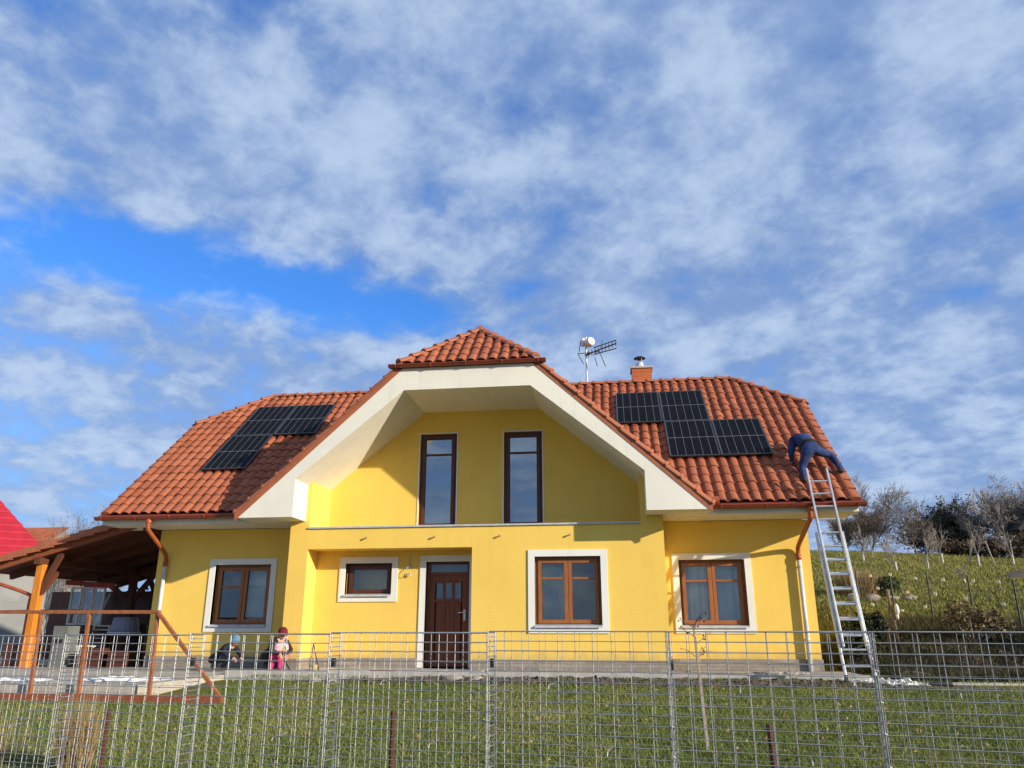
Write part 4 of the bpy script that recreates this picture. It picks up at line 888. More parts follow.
def head_mesh(parent, c, fwd, up, r, skin, hair, hairmat, cap=None, off=None):
    """head with nose, eyes, ears and mouth; hair or cap as a child"""
    c, f, u = Vector(c), Vector(fwd).normalized(), Vector(up); u = (u - f * u.dot(f)).normalized(); s = u.cross(f)
    def tr(mb, m):
        mb.v = [tuple(c + s * x * r + f * y * r + u * z * r) for x, y, z in mb.v]; return mb
    hb = MB(); hb.ball((0, 0.02, 0), (0.78, 0.95, 1.12), 16, 12); hb.ball((0, 0.42, -0.55), (0.48, 0.48, 0.5), 10, 8); hb.ball((0, 0.98, -0.12), (0.13, 0.18, 0.2), 8, 6)
    for q_ in (-1, 1): hb.ball((q_ * 0.80, -0.05, -0.1), (0.09, 0.2, 0.28), 8, 6)
    hb.cur = 1
    for q_ in (-1, 1): hb.ball((q_ * 0.30, 0.84, 0.08), (0.12, 0.08, 0.07), 8, 5)
    hb.ball((0, 0.86, -0.55), (0.24, 0.08, 0.05), 8, 5)
    o = tr(hb, 0).build('head', [skin, M['redcap'] if False else M['hair']], parent, smooth=True)
    h2 = MB(); h2.ball((0, -0.14, 0.2), (0.86, 0.95, 1.05), 16, 10)
    keepf = []
    for fc in h2.f:
        cc = sum((Vector(h2.v[i]) for i in fc), Vector()) / len(fc)
        if not (cc.y > 0.35 and cc.z < 0.55) and cc.z > -0.75: keepf.append(fc)
    h2.f = keepf; h2.mi = [0] * len(keepf); tr(h2, 0).build('hair', hairmat, parent, smooth=True)
    if cap:
        h3 = MB(); h3.ball((0, -0.08, 0.34), (0.94, 1.06, 1.02), 16, 10); h3.f = [fc for fc in h3.f if sum(h3.v[i][2] for i in fc) / len(fc) > 0.22]; h3.mi = [0] * len(h3.f)
        h3.tube([(0.95 * math.cos(a), -0.08 + 1.06 * math.sin(a), 0.28) for a in np.linspace(0, 2 * math.pi, 17)], 0.1, 6, False)
        tr(h3, 0).build('cap', cap, parent, smooth=True)
# worker on the roof, seen from behind, bent forward over the tiles
nodes = {
 'pelvis': ((4.02, 16.30, 3.52), (0.165, 0.15)), 'waist': ((4.01, 16.44, 3.66), (0.17, 0.145)), 'chest': ((3.98, 16.66, 3.80), (0.215, 0.165)), 'neckb': ((3.94, 16.86, 3.83), (0.14, 0.10)), 'neck': ((3.92, 16.98, 3.85), 0.06),
 'lhip': ((3.93, 16.27, 3.44), 0.115), 'lknee': ((3.82, 16.32, 3.12), 0.082), 'lank': ((3.80, 16.12, 2.86), 0.055), 'lheel': ((3.795, 16.08, 2.80), 0.048), 'ltoe': ((3.80, 16.26, 2.90), 0.042),
 'rhip': ((4.13, 16.28, 3.46), 0.115), 'rknee': ((4.45, 16.42, 3.40), 0.082), 'rank': ((4.57, 16.27, 3.06), 0.055), 'rheel': ((4.585, 16.22, 2.995), 0.048), 'rtoe': ((4.63, 16.40, 3.06), 0.042),
 'lsh': ((3.79, 16.76, 3.75), 0.10), 'lelb': ((3.71, 16.68, 3.50), 0.068), 'lwrist': ((3.72, 16.70, 3.34), 0.040),
 'rsh': ((4.12, 16.80, 3.84), 0.10), 'relb': ((4.22, 16.98, 3.70), 0.065), 'rwrist': ((4.16, 17.14, 3.70), 0.036)}
edges = [('pelvis', 'waist', 0), ('waist', 'chest', 0), ('chest', 'neckb', 0), ('neckb', 'neck', 1), ('pelvis', 'lhip', 0), ('lhip', 'lknee', 0), ('lknee', 'lank', 0), ('lank', 'lheel', 2), ('lank', 'ltoe', 2),
         ('pelvis', 'rhip', 0), ('rhip', 'rknee', 0), ('rknee', 'rank', 0), ('rank', 'rheel', 2), ('rank', 'rtoe', 2), ('neckb', 'lsh', 0), ('lsh', 'lelb', 0), ('lelb', 'lwrist', 0), ('neckb', 'rsh', 0), ('rsh', 'relb', 0), ('relb', 'rwrist', 0)]
hand_nodes(nodes, edges, 'l', nodes['lwrist'][0], (0.1, 0.15, -1), (0, 1, 0.2), 3); hand_nodes(nodes, edges, 'r', nodes['rwrist'][0], (-0.1, 0.9, 0.5), (0, 0.5, -1), 3)
pr, body = person('worker in navy overalls bending over the roof tiles above the ladder', nodes, edges, None, [M['navy'], M['skin'], M['boot'], M['blackcloth']], (4.0, 16.3, 2.95))
head_mesh(pr, (3.90, 17.05, 3.86), (-0.1, 0.55, -0.8), (0, 0.8, 0.55), 0.105, M['skin'], None, M['hair_fair'])
mb = MB(); pv = Vector((4.012, 16.365, 3.588)); ax_ = (nodes['waist'][0][0] - nodes['pelvis'][0][0], nodes['waist'][0][1] - nodes['pelvis'][0][1], nodes['waist'][0][2] - nodes['pelvis'][0][2])
mb.lathe(pv, [(0.180, -0.02), (0.186, 0), (0.180, 0.02)], 18, ax_)
mb.tube(curve([(4.16, 16.40, 3.60), (4.27, 16.42, 3.56), (4.36, 16.40, 3.50)], 4), 0.035, 6); mb.build('tool_belt', M['blackcloth'], pr, smooth=True)

def croucher(label, B, yawd, mats, s=1.0, lean=0.35, headcap=None, zs=0.8, hairm='hair', arms_fwd=0.35):
    """squatting figure facing direction yawd"""
    cy_, sy_ = math.cos(yawd), math.sin(yawd); B = Vector(B)
    def P(x, f, z): return (B.x + (x * -sy_ + f * cy_) * s, B.y + (x * cy_ + f * sy_) * s, B.z + z * s * (zs if z > 0.4 else 1))
    nd_ = {'pelvis': (P(0, -0.10, 0.30), (0.17 * s, 0.15 * s)), 'waist': (P(0, -0.06 + lean * .25, 0.50), (0.15 * s, 0.125 * s)), 'chest': (P(0, -0.02 + lean * .6, 0.68), (0.18 * s, 0.135 * s)), 'neckb': (P(0, lean * .85, 0.82), (0.12 * s, 0.09 * s)), 'neck': (P(0, lean * .95 + .02, 0.89), 0.055 * s)}
    ed = [('pelvis', 'waist', 0), ('waist', 'chest', 0), ('chest', 'neckb', 0), ('neckb', 'neck', 2)]
    for n_, q_ in (('l', 1), ('r', -1)):
        nd_[n_ + 'hip'] = (P(q_ * 0.11, -0.08, 0.28), 0.115 * s); nd_[n_ + 'knee'] = (P(q_ * 0.17, 0.30, 0.46), 0.08 * s); nd_[n_ + 'ank'] = (P(q_ * 0.15, 0.06, 0.10), 0.052 * s)
        nd_[n_ + 'heel'] = (P(q_ * 0.15, 0.02, 0.045), 0.045 * s); nd_[n_ + 'toe'] = (P(q_ * 0.16, 0.22, 0.04), 0.04 * s)
        nd_[n_ + 'sh'] = (P(q_ * 0.18, lean * .8, 0.77), 0.08 * s); nd_[n_ + 'elb'] = (P(q_ * 0.24, lean * .8 + .16, 0.55), 0.055 * s); nd_[n_ + 'wrist'] = (P(q_ * 0.12, lean * .8 + arms_fwd, 0.44), 0.034 * s)
        ed += [('pelvis', n_ + 'hip', 1), (n_ + 'hip', n_ + 'knee', 1), (n_ + 'knee', n_ + 'ank', 1), (n_ + 'ank', n_ + 'heel', 3), (n_ + 'ank', n_ + 'toe', 3), ('neckb', n_ + 'sh', 0), (n_ + 'sh', n_ + 'elb', 0), (n_ + 'elb', n_ + 'wrist', 0)]
        hand_nodes(nd_, ed, n_, nd_[n_ + 'wrist'][0], (cy_, sy_, -0.5), (0, 0, -1), 2, s)
    root, b_ = person(label, nd_, ed, None, mats, tuple(B))
    head_mesh(root, P(0, lean + .06, 1.0), (cy_, sy_, -1.1), (cy_ * 0.7, sy_ * 0.7, 0.7), 0.105 * (0.55 + 0.45 * s), M['skin'], None, M[hairm], headcap)
    return root
ZG = -0.835
croucher('person in dark navy clothes and dusty blue beanie crouching below the left window', (-8.08, 15.50, ZG), R(-25), [M['navy_dark'], M['navy_dark'], M['skin'], M['boot']], 0.72, 0.62, M['bluecap'])
croucher('person in black jacket and dark red cap crouching behind the child in pink', (-7.0, 15.60, ZG + 0.02), R(-40), [M['blackcloth'], M['blackcloth'], M['skin'], M['boot']], 0.86, 0.45, M['redcap'])
# child in pink, bent over with the back to the lawn
cb0 = Vector((-6.72, 15.22, -0.815)); s = 0.52
def PC(x, f, z): return (cb0.x + x * s, cb0.y + f * s, cb0.z + z * s)
nd_ = {'pelvis': (PC(0, -0.06, 0.62), (0.19 * s, 0.17 * s)), 'waist': (PC(0, 0.05, 0.80), (0.18 * s, 0.16 * s)), 'chest': (PC(0, 0.24, 0.92), (0.20 * s, 0.16 * s)), 'neckb': (PC(0, 0.42, 0.96), (0.13 * s, 0.1 * s)), 'neck': (PC(0, 0.50, 0.97), 0.06 * s)}
ed = [('pelvis', 'waist', 0), ('waist', 'chest', 0), ('chest', 'neckb', 0), ('neckb', 'neck', 2)]
for n_, q_ in (('l', 1), ('r', -1)):
    nd_[n_ + 'hip'] = (PC(q_ * 0.13, -0.04, 0.52), 0.13 * s); nd_[n_ + 'knee'] = (PC(q_ * 0.18, 0.06, 0.30), 0.11 * s); nd_[n_ + 'ank'] = (PC(q_ * 0.18, -0.02, 0.09), 0.085 * s); nd_[n_ + 'toe'] = (PC(q_ * 0.18, 0.16, 0.05), 0.06 * s)
    nd_[n_ + 'sh'] = (PC(q_ * 0.2, 0.38, 0.92), 0.09 * s); nd_[n_ + 'elb'] = (PC(q_ * 0.27, 0.46, 0.68), 0.068 * s); nd_[n_ + 'wrist'] = (PC(q_ * 0.18, 0.55, 0.48), 0.045 * s)
    ed += [('pelvis', n_ + 'hip', 1), (n_ + 'hip', n_ + 'knee', 1), (n_ + 'knee', n_ + 'ank', 1), (n_ + 'ank', n_ + 'toe', 1), ('neckb', n_ + 'sh', 0), (n_ + 'sh', n_ + 'elb', 0), (n_ + 'elb', n_ + 'wrist', 0)]
    hand_nodes(nd_, ed, n_, nd_[n_ + 'wrist'][0], (0, 0.3, -1), (0, 1, 0), 2, 0.7)
root, b_ = person('small child in pale pink jacket and magenta trousers bending over, back to the lawn', nd_, ed, None, [M['pink'], M['magenta'], M['skin']], tuple(cb0))
head_mesh(root, PC(0, 0.62, 1.0), (0, 0.8, -0.6), (0, 0.6, 0.8), 0.085, M['skin'], None, M['hair'], M['pink'])

# ------------------------------------------------------------------ wire mesh (empty gabion) fence in front
fence = thing('wire_mesh_fence', (-0.4, 4.6, -1.55), 'long double walled galvanised wire mesh fence in front of the lawn', 'fence')
FO = Vector((-0.610, 4.509, 0)); FD = Vector((0.987, -0.162, 0)).normalized(); FN = Vector((0.162, 0.987, 0)).normalized()
ZT, ZB = -0.024, -1.62; GAP = 0.13
rF = random.Random(5); ZT0 = ZT
def wire(mb, p, q_, r=0.0023): mb.tube([p, q_], r, 4, False)
for k in range(-6, 7):
    ZT = ZT0 + 0.009 * min(k, 0)
    for layer in (0, 1):
        s0 = -0.14 + k; mb = MB(); off = FN * (GAP * layer); tl = rF.gauss(0, 0.006)
        for i in range(11):
            s_ = s0 + i * 0.1 + (0.008 if i == 0 else -0.008 if i == 10 else rF.gauss(0, 0.0012)); p = FO + FD * s_ + off
            wire(mb, p + Vector((0, 0, ZT + rF.uniform(0, 0.006))), p + FD * tl + Vector((0, 0, ZB)), 0.0023 if layer == 0 else 0.0016)
        z = ZT
        j = 0
        while z > ZB:
            a = FO + FD * (s0 + 0.004) + off - FN * 0.005; b = FO + FD * (s0 + 0.996) + off - FN * 0.005
            wire(mb, a + Vector((0, 0, z)), b + Vector((0, 0, z + rF.gauss(0, 0.0012))), (0.0020 if layer == 0 else 0.0010) if j else 0.0030); z -= 0.052; j += 1
        mb.build('mesh_panel', M['steel'], fence)
    # joint: paired uprights, spiral and ladder spacers between the two layers
    s_ = -0.14 + k; mb = MB(); base = FO + FD * s_
    for o_ in (0, GAP): wire(mb, base + FN * o_ - FN * 0.008 + Vector((0, 0, ZT + 0.004)), base + FN * o_ - FN * .008 + Vector((0, 0, ZB)), 0.0030)
    z = ZT - 0.03
    while z > ZB:
        wire(mb, base + Vector((0, 0, z)), base + FN * GAP + Vector((0, 0, z)), 0.003); z -= 0.052
    sp_ = [base - FN * 0.004 + FD * 0.013 * math.cos(a) + FN * 0.013 * math.sin(a) + Vector((0, 0, ZT - a * 0.0075)) for a in np.arange(0, 190, 0.9)]
    mb.tube(sp_, 0.0011, 3, False)
    jn = mb.build('joint_ladder', M['steel'], fence)
    mb = MB(); c = base + FN * 0.03 + FD * 0.012 + Vector((0, 0, ZT - 0.17)); mb.obox(c, FD * 0.009, FN * 0.013, (0, 0, 0.024)); mb.build('clamp', M['black'], jn)
    for f_, zz in ((0.35, -0.30), (0.66, -0.62), (0.36, -0.95)):
        p = FO + FD * (s_ + f_) + Vector((0, 0, zz)); mb = MB(); mb.tube([p - FN * 0.012 + Vector((0, 0, -0.02)), p, p + FN * GAP, p + FN * (GAP + 0.012) + Vector((0, 0, -0.02))], 0.0026, 4, False); mb.build('spacer_hook', M['steel'], fence)

# ------------------------------------------------------------------ things on the lawn
def stake(x, y, ztop, label, lean=(0, 0)):
    mb = MB(); zb = hz(x, y) - 0.1; r = 0.024
    pts = [(x + lean[0] * (1 - t), y + lean[1] * (1 - t), zb + (ztop - zb) * t) for t in np.linspace(0, 1, 5)]
    mb.tube(pts, r, 8); mb.lathe((x, y, ztop), [(r * 1.15, -0.04), (r * 1.15, 0.0), (r * 0.8, 0.008)], 8)
    for t in np.linspace(0.1, 0.95, 26): mb.lathe((x + lean[0] * (1 - t), y + lean[1] * (1 - t), zb + (ztop - zb) * t), [(r * 0.98, -0.004), (r * 1.08, 0), (r * 0.98, 0.004)], 8)
    tag(mb.build('rusty_stake', M['rust']), label, 'stake', 'rusty stakes in the lawn')
stake(-2.15, 7.6, -0.76, 'rusty steel stake in the lawn in front of the brown door')
stake(1.25, 7.6, -0.82, 'rusty steel stake in the lawn right of the young tree', (0.02, 0))
stake(-5.10, 7.7, -0.80, 'rusty steel stake in the lawn beside the dry grass clump')
# dry grass clump
n = 1000; a = rng.uniform(0, 2 * np.pi, n); rr = 0.15 * np.sqrt(rng.random(n)); X = -5.28 + rr * np.cos(a); Y = 7.55 + rr * np.sin(a)
o = blades('dry_grass_clump', X, Y, H(X, Y), 0.30, 0.76, 0.005, M['straw'], 0.3); tag(o, 'tall clump of straw coloured dry grass behind the mesh fence', 'dry grass')
n = 140; X = -6.6 + rng.normal(0, .2, n); Y = 7.9 + rng.normal(0, 0.2, n)
o = blades('dry_grass_clump', X, Y, H(X, Y), 0.25, 0.68, 0.005, M['straw'], 0.35); tag(o, 'thin patch of dry grass stalks at the left picture edge behind the fence', 'dry grass')
# rust orange steel frame
fr = thing('steel_frame', (-8.2, 11.9, -1.05), 'rust orange steel frame with sloping end bar in front of the terrace', 'metal frame')
mb = MB(); yF = 11.88
mb.bar((-11.6, yF, 0.235), (-7.23, yF, 0.225), 0.05, 0.055); mb.build('top_rail', M['rustpaint'], fr, bevel=0.004)
for x, xb in ((-9.3, -9.25), (-8.45, -8.42), (-7.27, -7.24)):
    mb = MB(); mb.bar((x, yF + 0.002, 0.205), (xb, yF + 0.002, -1.02), 0.05, 0.05); mb.build('post', M['rustpaint'], fr, bevel=0.004)
mb = MB(); mb.bar((-7.25, yF - 0.03, 0.22), (-6.05, yF - 0.03, -1.03), 0.05, 0.055); mb.build('sloping_bar', M['rustpaint'], fr, bevel=0.004)
mb = MB(); mb.bar((-11.8, yF - 0.05, -1.05), (-6.0, yF - 0.05, -1.05), 0.12, 0.11); mb.build('base_beam', M['redwood'], fr, bevel=0.006)

# ------------------------------------------------------------------ vegetation
def rvec(r): return Vector((r.gauss(0, 1), r.gauss(0, 1), r.gauss(0, 1))).normalized()
def bare_tree(name, x, y, h, spread, seed, label, trunk_r=None, bark='bark', levels=5, trunk_frac=0.28, leaf=None, nleaf=0, lsize=0.12, up=0.35, group=None, stems=1, lime=False, cat='tree', kids=(4, 6), tw=0.010, wid=None):
    r = random.Random(seed); z0 = hz(x, y) - 0.1; tr = MB(); cr = MB(); tips = []
    trunk_r = trunk_r or h * 0.022
    def grow(p, d, L, rad, lv):
        n = 4 if lv <= 1 else 3; pts = [p]; rads = [rad]; q_ = p; dd = d
        for i in range(n):
            dd = (dd + rvec(r) * (0.16 + 0.05 * lv) + Vector((0, 0, up * 0.12))).normalized(); q_ = q_ + dd * L / n; pts.append(q_); rads.append(max(rad * (1 - 0.62 * (i + 1) / n), tw * 0.6))
        (tr if lv == 0 else cr).tube(pts, rads, 7 if lv == 0 else 5 if lv == 1 else 3, lv == 0)
        if lv >= levels: tips.append(pts[-1]); tips.append(pts[len(pts) // 2]); return
        kidn = r.randint(*kids) + (2 if lv == 0 else 0)
        for k in range(kidn):
            t = r.uniform(0.45 if lv == 0 else 0.25, 1.0); i = min(int(t * n), n - 1); f = t * n - i; a = pts[i].lerp(pts[i + 1], f); ra = rads[i] * (1 - f) + rads[i + 1] * f
            ax = rvec(r); side_ = (ax - dd * ax.dot(dd)).normalized()
            nd2 = (dd * r.uniform(0.35, 0.9) + side_ * spread * r.uniform(0.6, 1.1) + Vector((0, 0, up * 0.5))).normalized()
            grow(a, nd2, L * r.uniform(0.5, 0.72) if lv else h * 0.34 * r.uniform(0.75, 1.15), max(ra * 0.6, tw), lv + 1)
        grow(pts[-1], dd, L * 0.62 if lv else h * 0.36, max(rads[-1] * 0.9, tw), lv + 1)
    for s_ in range(stems):
        d0 = (Vector((0, 0, 1)) + rvec(r) * (0.06 if stems == 1 else 0.35)).normalized(); d0.z = abs(d0.z)
        grow(Vector((x + (0 if stems == 1 else r.gauss(0, 0.2)), y, z0)), d0, h * trunk_frac, trunk_r, 0)
    zt_ = max(v[2] for v in cr.v); k = h / (zt_ - z0); rr_ = sorted(max(abs(v[0] - x), abs(v[1] - y)) for v in cr.v)[int(len(cr.v) * 0.97)]
    kw = (wid or spread * h * 0.75) / 2 / rr_
    fx_ = lambda p: (x + (p[0] - x) * kw, y + (p[1] - y) * kw, z0 + (p[2] - z0) * k)
    tr.v = [fx_(p) for p in tr.v]; cr.v = [fx_(p) for p in cr.v]; tips = [Vector(fx_(p)) for p in tips]
    t = thing(name, (x, y, z0), label, cat, group)
    tr.build('trunk', M[bark], t, smooth=True)
    cr.build('crown', M[bark], t)
    if lime: MB().tube([(x, y, z0 + 0.05), (x, y, z0 + h * 0.26)], [trunk_r * 1.15, trunk_r * 1.06], 7, False).build('limewash_band', M['limewash'], t)
    if leaf and nleaf:
        lf = MB(); ti = []
        for _ in range(nleaf):
            c = r.choice(tips) + rvec(r) * r.uniform(0, lsize * 3); a = rvec(r); b = a.cross(rvec(r)).normalized(); sz = lsize * r.uniform(0.6, 1.3)
            lf.add([c - a * sz, c + b * sz * 0.6, c + a * sz, c - b * sz * 0.6], [(0, 1, 2, 3)]); ti.append(min(1, max(0, r.gauss(0.5, 0.25))))
        lo = lf.build('foliage', M[leaf], t); tinted(lo, ti)
    return t
G = 'trees along the hilltop'
bare_tree('bare_tree', 19.9, 66, 6.9, 0.75, 3, 'tall bare grey tree on the hilltop nearest the house roof corner', levels=5, up=0.55, trunk_frac=0.26, tw=0.012, wid=5.4, kids=(3, 5))
bare_tree('leafy_tree', 21.3, 60, 4.3, 1.0, 5, 'round olive brown tree in front of the tall bare hilltop tree', leaf='leafbrown', nleaf=500, lsize=0.06, levels=4, trunk_frac=0.25, tw=0.011, wid=4.6)
bare_tree('leafy_tree', 17.6, 60, 3.9, 1.0, 8, 'low brownish tree right beside the house corner behind the ladder', leaf='leafbrown', nleaf=250, lsize=0.06, levels=4, trunk_frac=0.25, tw=0.011, bark='bark_rust', wid=3.6)
bare_tree('evergreen_tree', 25.9, 65, 5.4, 1.1, 11, 'broad dark evergreen tree in the middle of the hilltop', leaf='leafdark', nleaf=7000, lsize=0.11, levels=4, trunk_frac=0.2, stems=3, tw=0.025, kids=(4, 5), wid=5.4)
bare_tree('bare_tree', 24.9, 67, 4.6, 0.8, 13, 'slim bare tree between the olive tree and the dark evergreen', levels=4, tw=0.022, wid=2.6)
bare_tree('bare_tree', 28.7, 61.5, 6.7, 0.85, 17, 'large pale bare tree with many stems at the right hilltop', bark='bark_pale', levels=5, stems=2, trunk_frac=0.2, up=0.6, tw=0.016, kids=(3, 4), wid=6.4, trunk_r=0.2)
bare_tree('bare_tree', 31.8, 64, 6.5, 0.85, 19, 'pale bare tree at the right picture edge above the dark shed', bark='bark_pale', levels=5, stems=2, trunk_frac=0.18, up=0.6, tw=0.016, kids=(3, 4), wid=5.0, trunk_r=0.18)
bare_tree('bare_tree', 19.0, 70, 5.6, 0.8, 23, 'thin bare tree just right of the roof edge', bark='bark_pale', levels=4, tw=0.02, wid=3.6)
bare_tree('bare_tree', 29.4, 70, 4.4, 0.9, 29, 'small bare tree right behind the dark evergreen', levels=4, tw=0.022, wid=3.0)
# hedge along the hilltop on the right, shrub by shrub
for i, (x, y, h, lab) in enumerate(((22.6, 57, 1.2, 'leftmost low brown shrub of the hilltop hedge'), (23.9, 56.6, 1.5, 'brown hedge shrub below the dark evergreen tree'), (25.2, 56.2, 1.7, 'brown hedge shrub below the large pale bare tree'), (26.6, 55.8, 1.9, 'reddish brown hedge shrub right of the pale tree foot'), (28.0, 55.4, 2.1, 'rightmost tall brown hedge shrub by the shed'))):
    bare_tree('hedge_shrub', x, y, h, 1.1, 40 + i, lab, trunk_r=0.05, bark='bark_rust', levels=3, stems=7, trunk_frac=0.3, leaf='leafbrown', nleaf=1100, lsize=0.07, tw=0.018, group='hedge shrubs on the hilltop', cat='shrub', wid=2.0)
# young orchard trees with limewashed trunks
for i, (x, y, h, lab) in enumerate(((13.2, 45, 2.3, 'young limewashed orchard tree nearest the ladder'), (12.5, 38, 2.0, 'young limewashed orchard tree left above the round green shrub'), (14.6, 40, 2.2, 'leaning young orchard tree in the middle of the slope'), (17.6, 46, 2.4, 'young orchard tree below the dark evergreen'), (18.6, 44, 2.5, 'young orchard tree tied to a slanting post'), (21.2, 46, 2.3, 'rightmost young orchard tree beside the brown mound'), (13.3, 33, 0.9, 'short pale sapling standing low on the slope'))):
    bare_tree('orchard_tree', x, y, h, 0.7, 60 + i, lab, trunk_r=0.045, bark='bark_pale', levels=3, trunk_frac=0.4, lime=True, tw=0.012, group='young orchard trees', kids=(3, 4), wid=h * 0.55)
for i, (x, y, ln, lab) in enumerate(((15.2, 50, (0, 0), 'white orchard post left on the upper slope'), (18.2, 44.2, (0.3, 0), 'slanting grey orchard post left of the tied young tree'), (19.6, 44.5, (-0.3, 0), 'slanting grey orchard post right of the tied young tree'), (22.6, 49, (0, 0), 'upright dark orchard post near the brown hedge'))):
    z = hz(x, y); tag(MB().tube([(x, y, z - 0.1), (x + ln[0], y, z + 1.3)], 0.035, 6).build('orchard_post', M['rawwood']), lab, 'post', 'orchard posts')
# shrubs and rockery beyond the ladder
def leafy_shrub(name, x, y, rx, h, leaf, n, size, label, seed):
    r = random.Random(seed); z = hz(x, y); t = thing(name, (x, y, z), label, 'shrub'); lf = MB(); ti = []; st = MB()
    lobes = [(r.gauss(0, rx * 0.45), r.gauss(0, rx * 0.4), h * r.uniform(0.35, 0.75), r.uniform(0.3, 0.55)) for _ in range(9)]
    for lx, ly_, lz, lr in lobes: st.tube([(x, y, z - 0.05), (x + lx * .5, y + ly_ * .5, z + lz * .5), (x + lx, y + ly_, z + lz)], [0.03, 0.02, 0.008], 4, False)
    for _ in range(n):
        lx, ly_, lz, lr = r.choice(lobes); d = rvec(r) * (r.random() ** 0.4) * lr
        c = Vector((x + lx + d.x * rx * 1.1, y + ly_ + d.y * rx * 1.1, z + max(0.02, lz + d.z * h * 0.75))); a = rvec(r); b = a.cross(rvec(r)).normalized(); sz = size * r.uniform(0.6, 1.3)
        lf.add([c - a * sz, c + b * sz * 0.6, c + a * sz, c - b * sz * 0.6], [(0, 1, 2, 3)]); ti.append(min(1, max(0, r.gauss(0.5, 0.25))))
    st.build('stems', M['bark'], t); tinted(lf.build('foliage', M[leaf], t), ti); return t
leafy_shrub('round_shrub', 8.55, 27.0, 0.5, 0.62, 'leafgreen', 1700, 0.05, 'rounded dark green shrub on the slope right of the ladder', 3)
n = 5000; a = rng.uniform(0, 2 * np.pi, n); rr = 0.55 * np.sqrt(rng.random(n)); X = 7.65 + rr * np.cos(a); Y = 27.0 + rr * np.sin(a)
tag(blades('dry_grass_clump', X, Y, H(X, Y), 0.25, 0.85, 0.014, M['straw'], 0.6), 'tan dry grass clump beside the round green shrub', 'dry grass')
leafy_shrub('dark_shrub', 5.0, 17.6, 0.5, 1.1, 'leafdark', 2600, 0.05, 'dark shrub tucked between the house corner and the ladder', 9)
leafy_shrub('brown_shrub', 7.2, 17.9, 0.55, 1.0, 'leafbrown', 1100, 0.045, 'sparse brown shrub on the shade-toned soil bank below the net fence', 12)
leafy_shrub('brown_shrub', 8.9, 17.4, 0.5, 1.0, 'leafbrown', 900, 0.045, 'sparse brown shrub at the right picture edge on the soil bank', 15)
def rock(x, y, rx, ry, rzz, label, seed):
    bm = bmesh.new(); bmesh.ops.create_icosphere(bm, subdivisions=3, radius=1); r = random.Random(seed); ks = [(rvec(r), r.uniform(0.6, 0.95)) for _ in range(14)]
    for v in bm.verts:
        p = v.co.copy()
        for k, d in ks:
            e = p.dot(k) - d
            if e > 0: p -= k * e * 0.85
        v.co = Vector((p.x * rx, p.y * ry, p.z * rzz))
    me = bpy.data.meshes.new('boulder'); bm.to_mesh(me); bm.free(); me.materials.append(M['rock']); o = bpy.data.objects.new('boulder', me); C.objects.link(o); o.location = (x, y, hz(x, y) + rzz * 0.35)
    tag(o, label, 'boulder', 'boulders of the rockery')
rock(7.75, 26.0, 0.24, 0.18, 0.15, 'large boulder left below the dry grass clump', 1); rock(8.35, 26.1, 0.24, 0.18, 0.10, 'flat pale boulder directly below the round green shrub', 2); rock(8.95, 26.3, 0.20, 0.16, 0.09, 'small flat boulder right of the round green shrub', 3)
rock(7.15, 25.9, 0.2, 0.18, 0.2, 'tall boulder nearest the ladder in the rockery', 5); rock(5.35, 15.95, 0.34, 0.22, 0.16, 'stone by the house corner under the ladder', 8)
# sapling with stake in the lawn
sx, sy = 0.83, 9.3; sz_ = hz(sx, sy); t = thing('sapling', (sx, sy, sz_), 'young sapling with a few dry dark red leaves in front of the right window', 'young tree')
mb = MB(); r = random.Random(4); top = Vector((sx - 0.03, sy, 0.02)); mb.tube([(sx + 0.05, sy, sz_ - 0.05), (sx + .02, sy, -0.6), top], [0.014, 0.011, 0.006], 6)
tips = []
for k in range(12):
    z = r.uniform(-0.42, 0.05); p = Vector((sx - 0.02, sy, z)); a = r.uniform(0, 6.28); q_ = p + Vector((math.cos(a) * 0.2, math.sin(a) * 0.2, 0.12)) * r.uniform(0.6, 1.2); mb.tube([p, p.lerp(q_, .5) + Vector((0, 0, .01)), q_], [0.005, 0.004, 0.003], 4, False); tips += [q_, p.lerp(q_, .6)]
mb.build('trunk', M['bark'], t)
lf = MB(); ti = []
for _ in range(46):
    c = r.choice(tips) + rvec(r) * 0.025; a = rvec(r) * 0.016; b = a.cross(rvec(r)).normalized() * 0.011; lf.add([c - a, c + b, c + a, c - b], [(0, 1, 2, 3)]); ti.append(r.random())
tinted(lf.build('foliage', M['leafred'], t), ti)
tag(MB().bar((sx - 0.02, sy - 0.06, -0.10), (sx + 0.03, sy - 0.06, sz_ - 0.05), 0.026).build('tree_stake', M['rawwood'], bevel=0.004), 'grey wooden stake supporting the sapling with red leaves', 'stake')

# ------------------------------------------------------------------ net fence with white tags on the right slope
nf = thing('net_fence', (7.8, 20, 0), 'dark post and net fence hung with white tags on the right slope', 'fence')
A = Vector((6.35, 22.5, 0)); B = Vector((9.9, 17.4, 0)); dn = (B - A); Ln = dn.length; dn.normalize()
gp = lambda s_, z: Vector((A.x + dn.x * s_, A.y + dn.y * s_, hz(A.x + dn.x * s_, A.y + dn.y * s_) + z))
for s_ in np.linspace(0, Ln, 7):
    MB().tube([gp(s_, -0.15), gp(s_, 1.18)], 0.022, 6).build('post', M['black'], nf)
mb = MB()
for z in np.arange(0.05, 1.15, 0.1): mb.tube([gp(s_, z) for s_ in np.linspace(0, Ln, 14)], 0.0022, 3, False)
for s_ in np.arange(0, Ln, 0.1): mb.tube([gp(s_, 0.03), gp(s_, 1.1)], 0.0018, 3, False)
mb.build('net', M['green_metal'], nf)
r = random.Random(2)
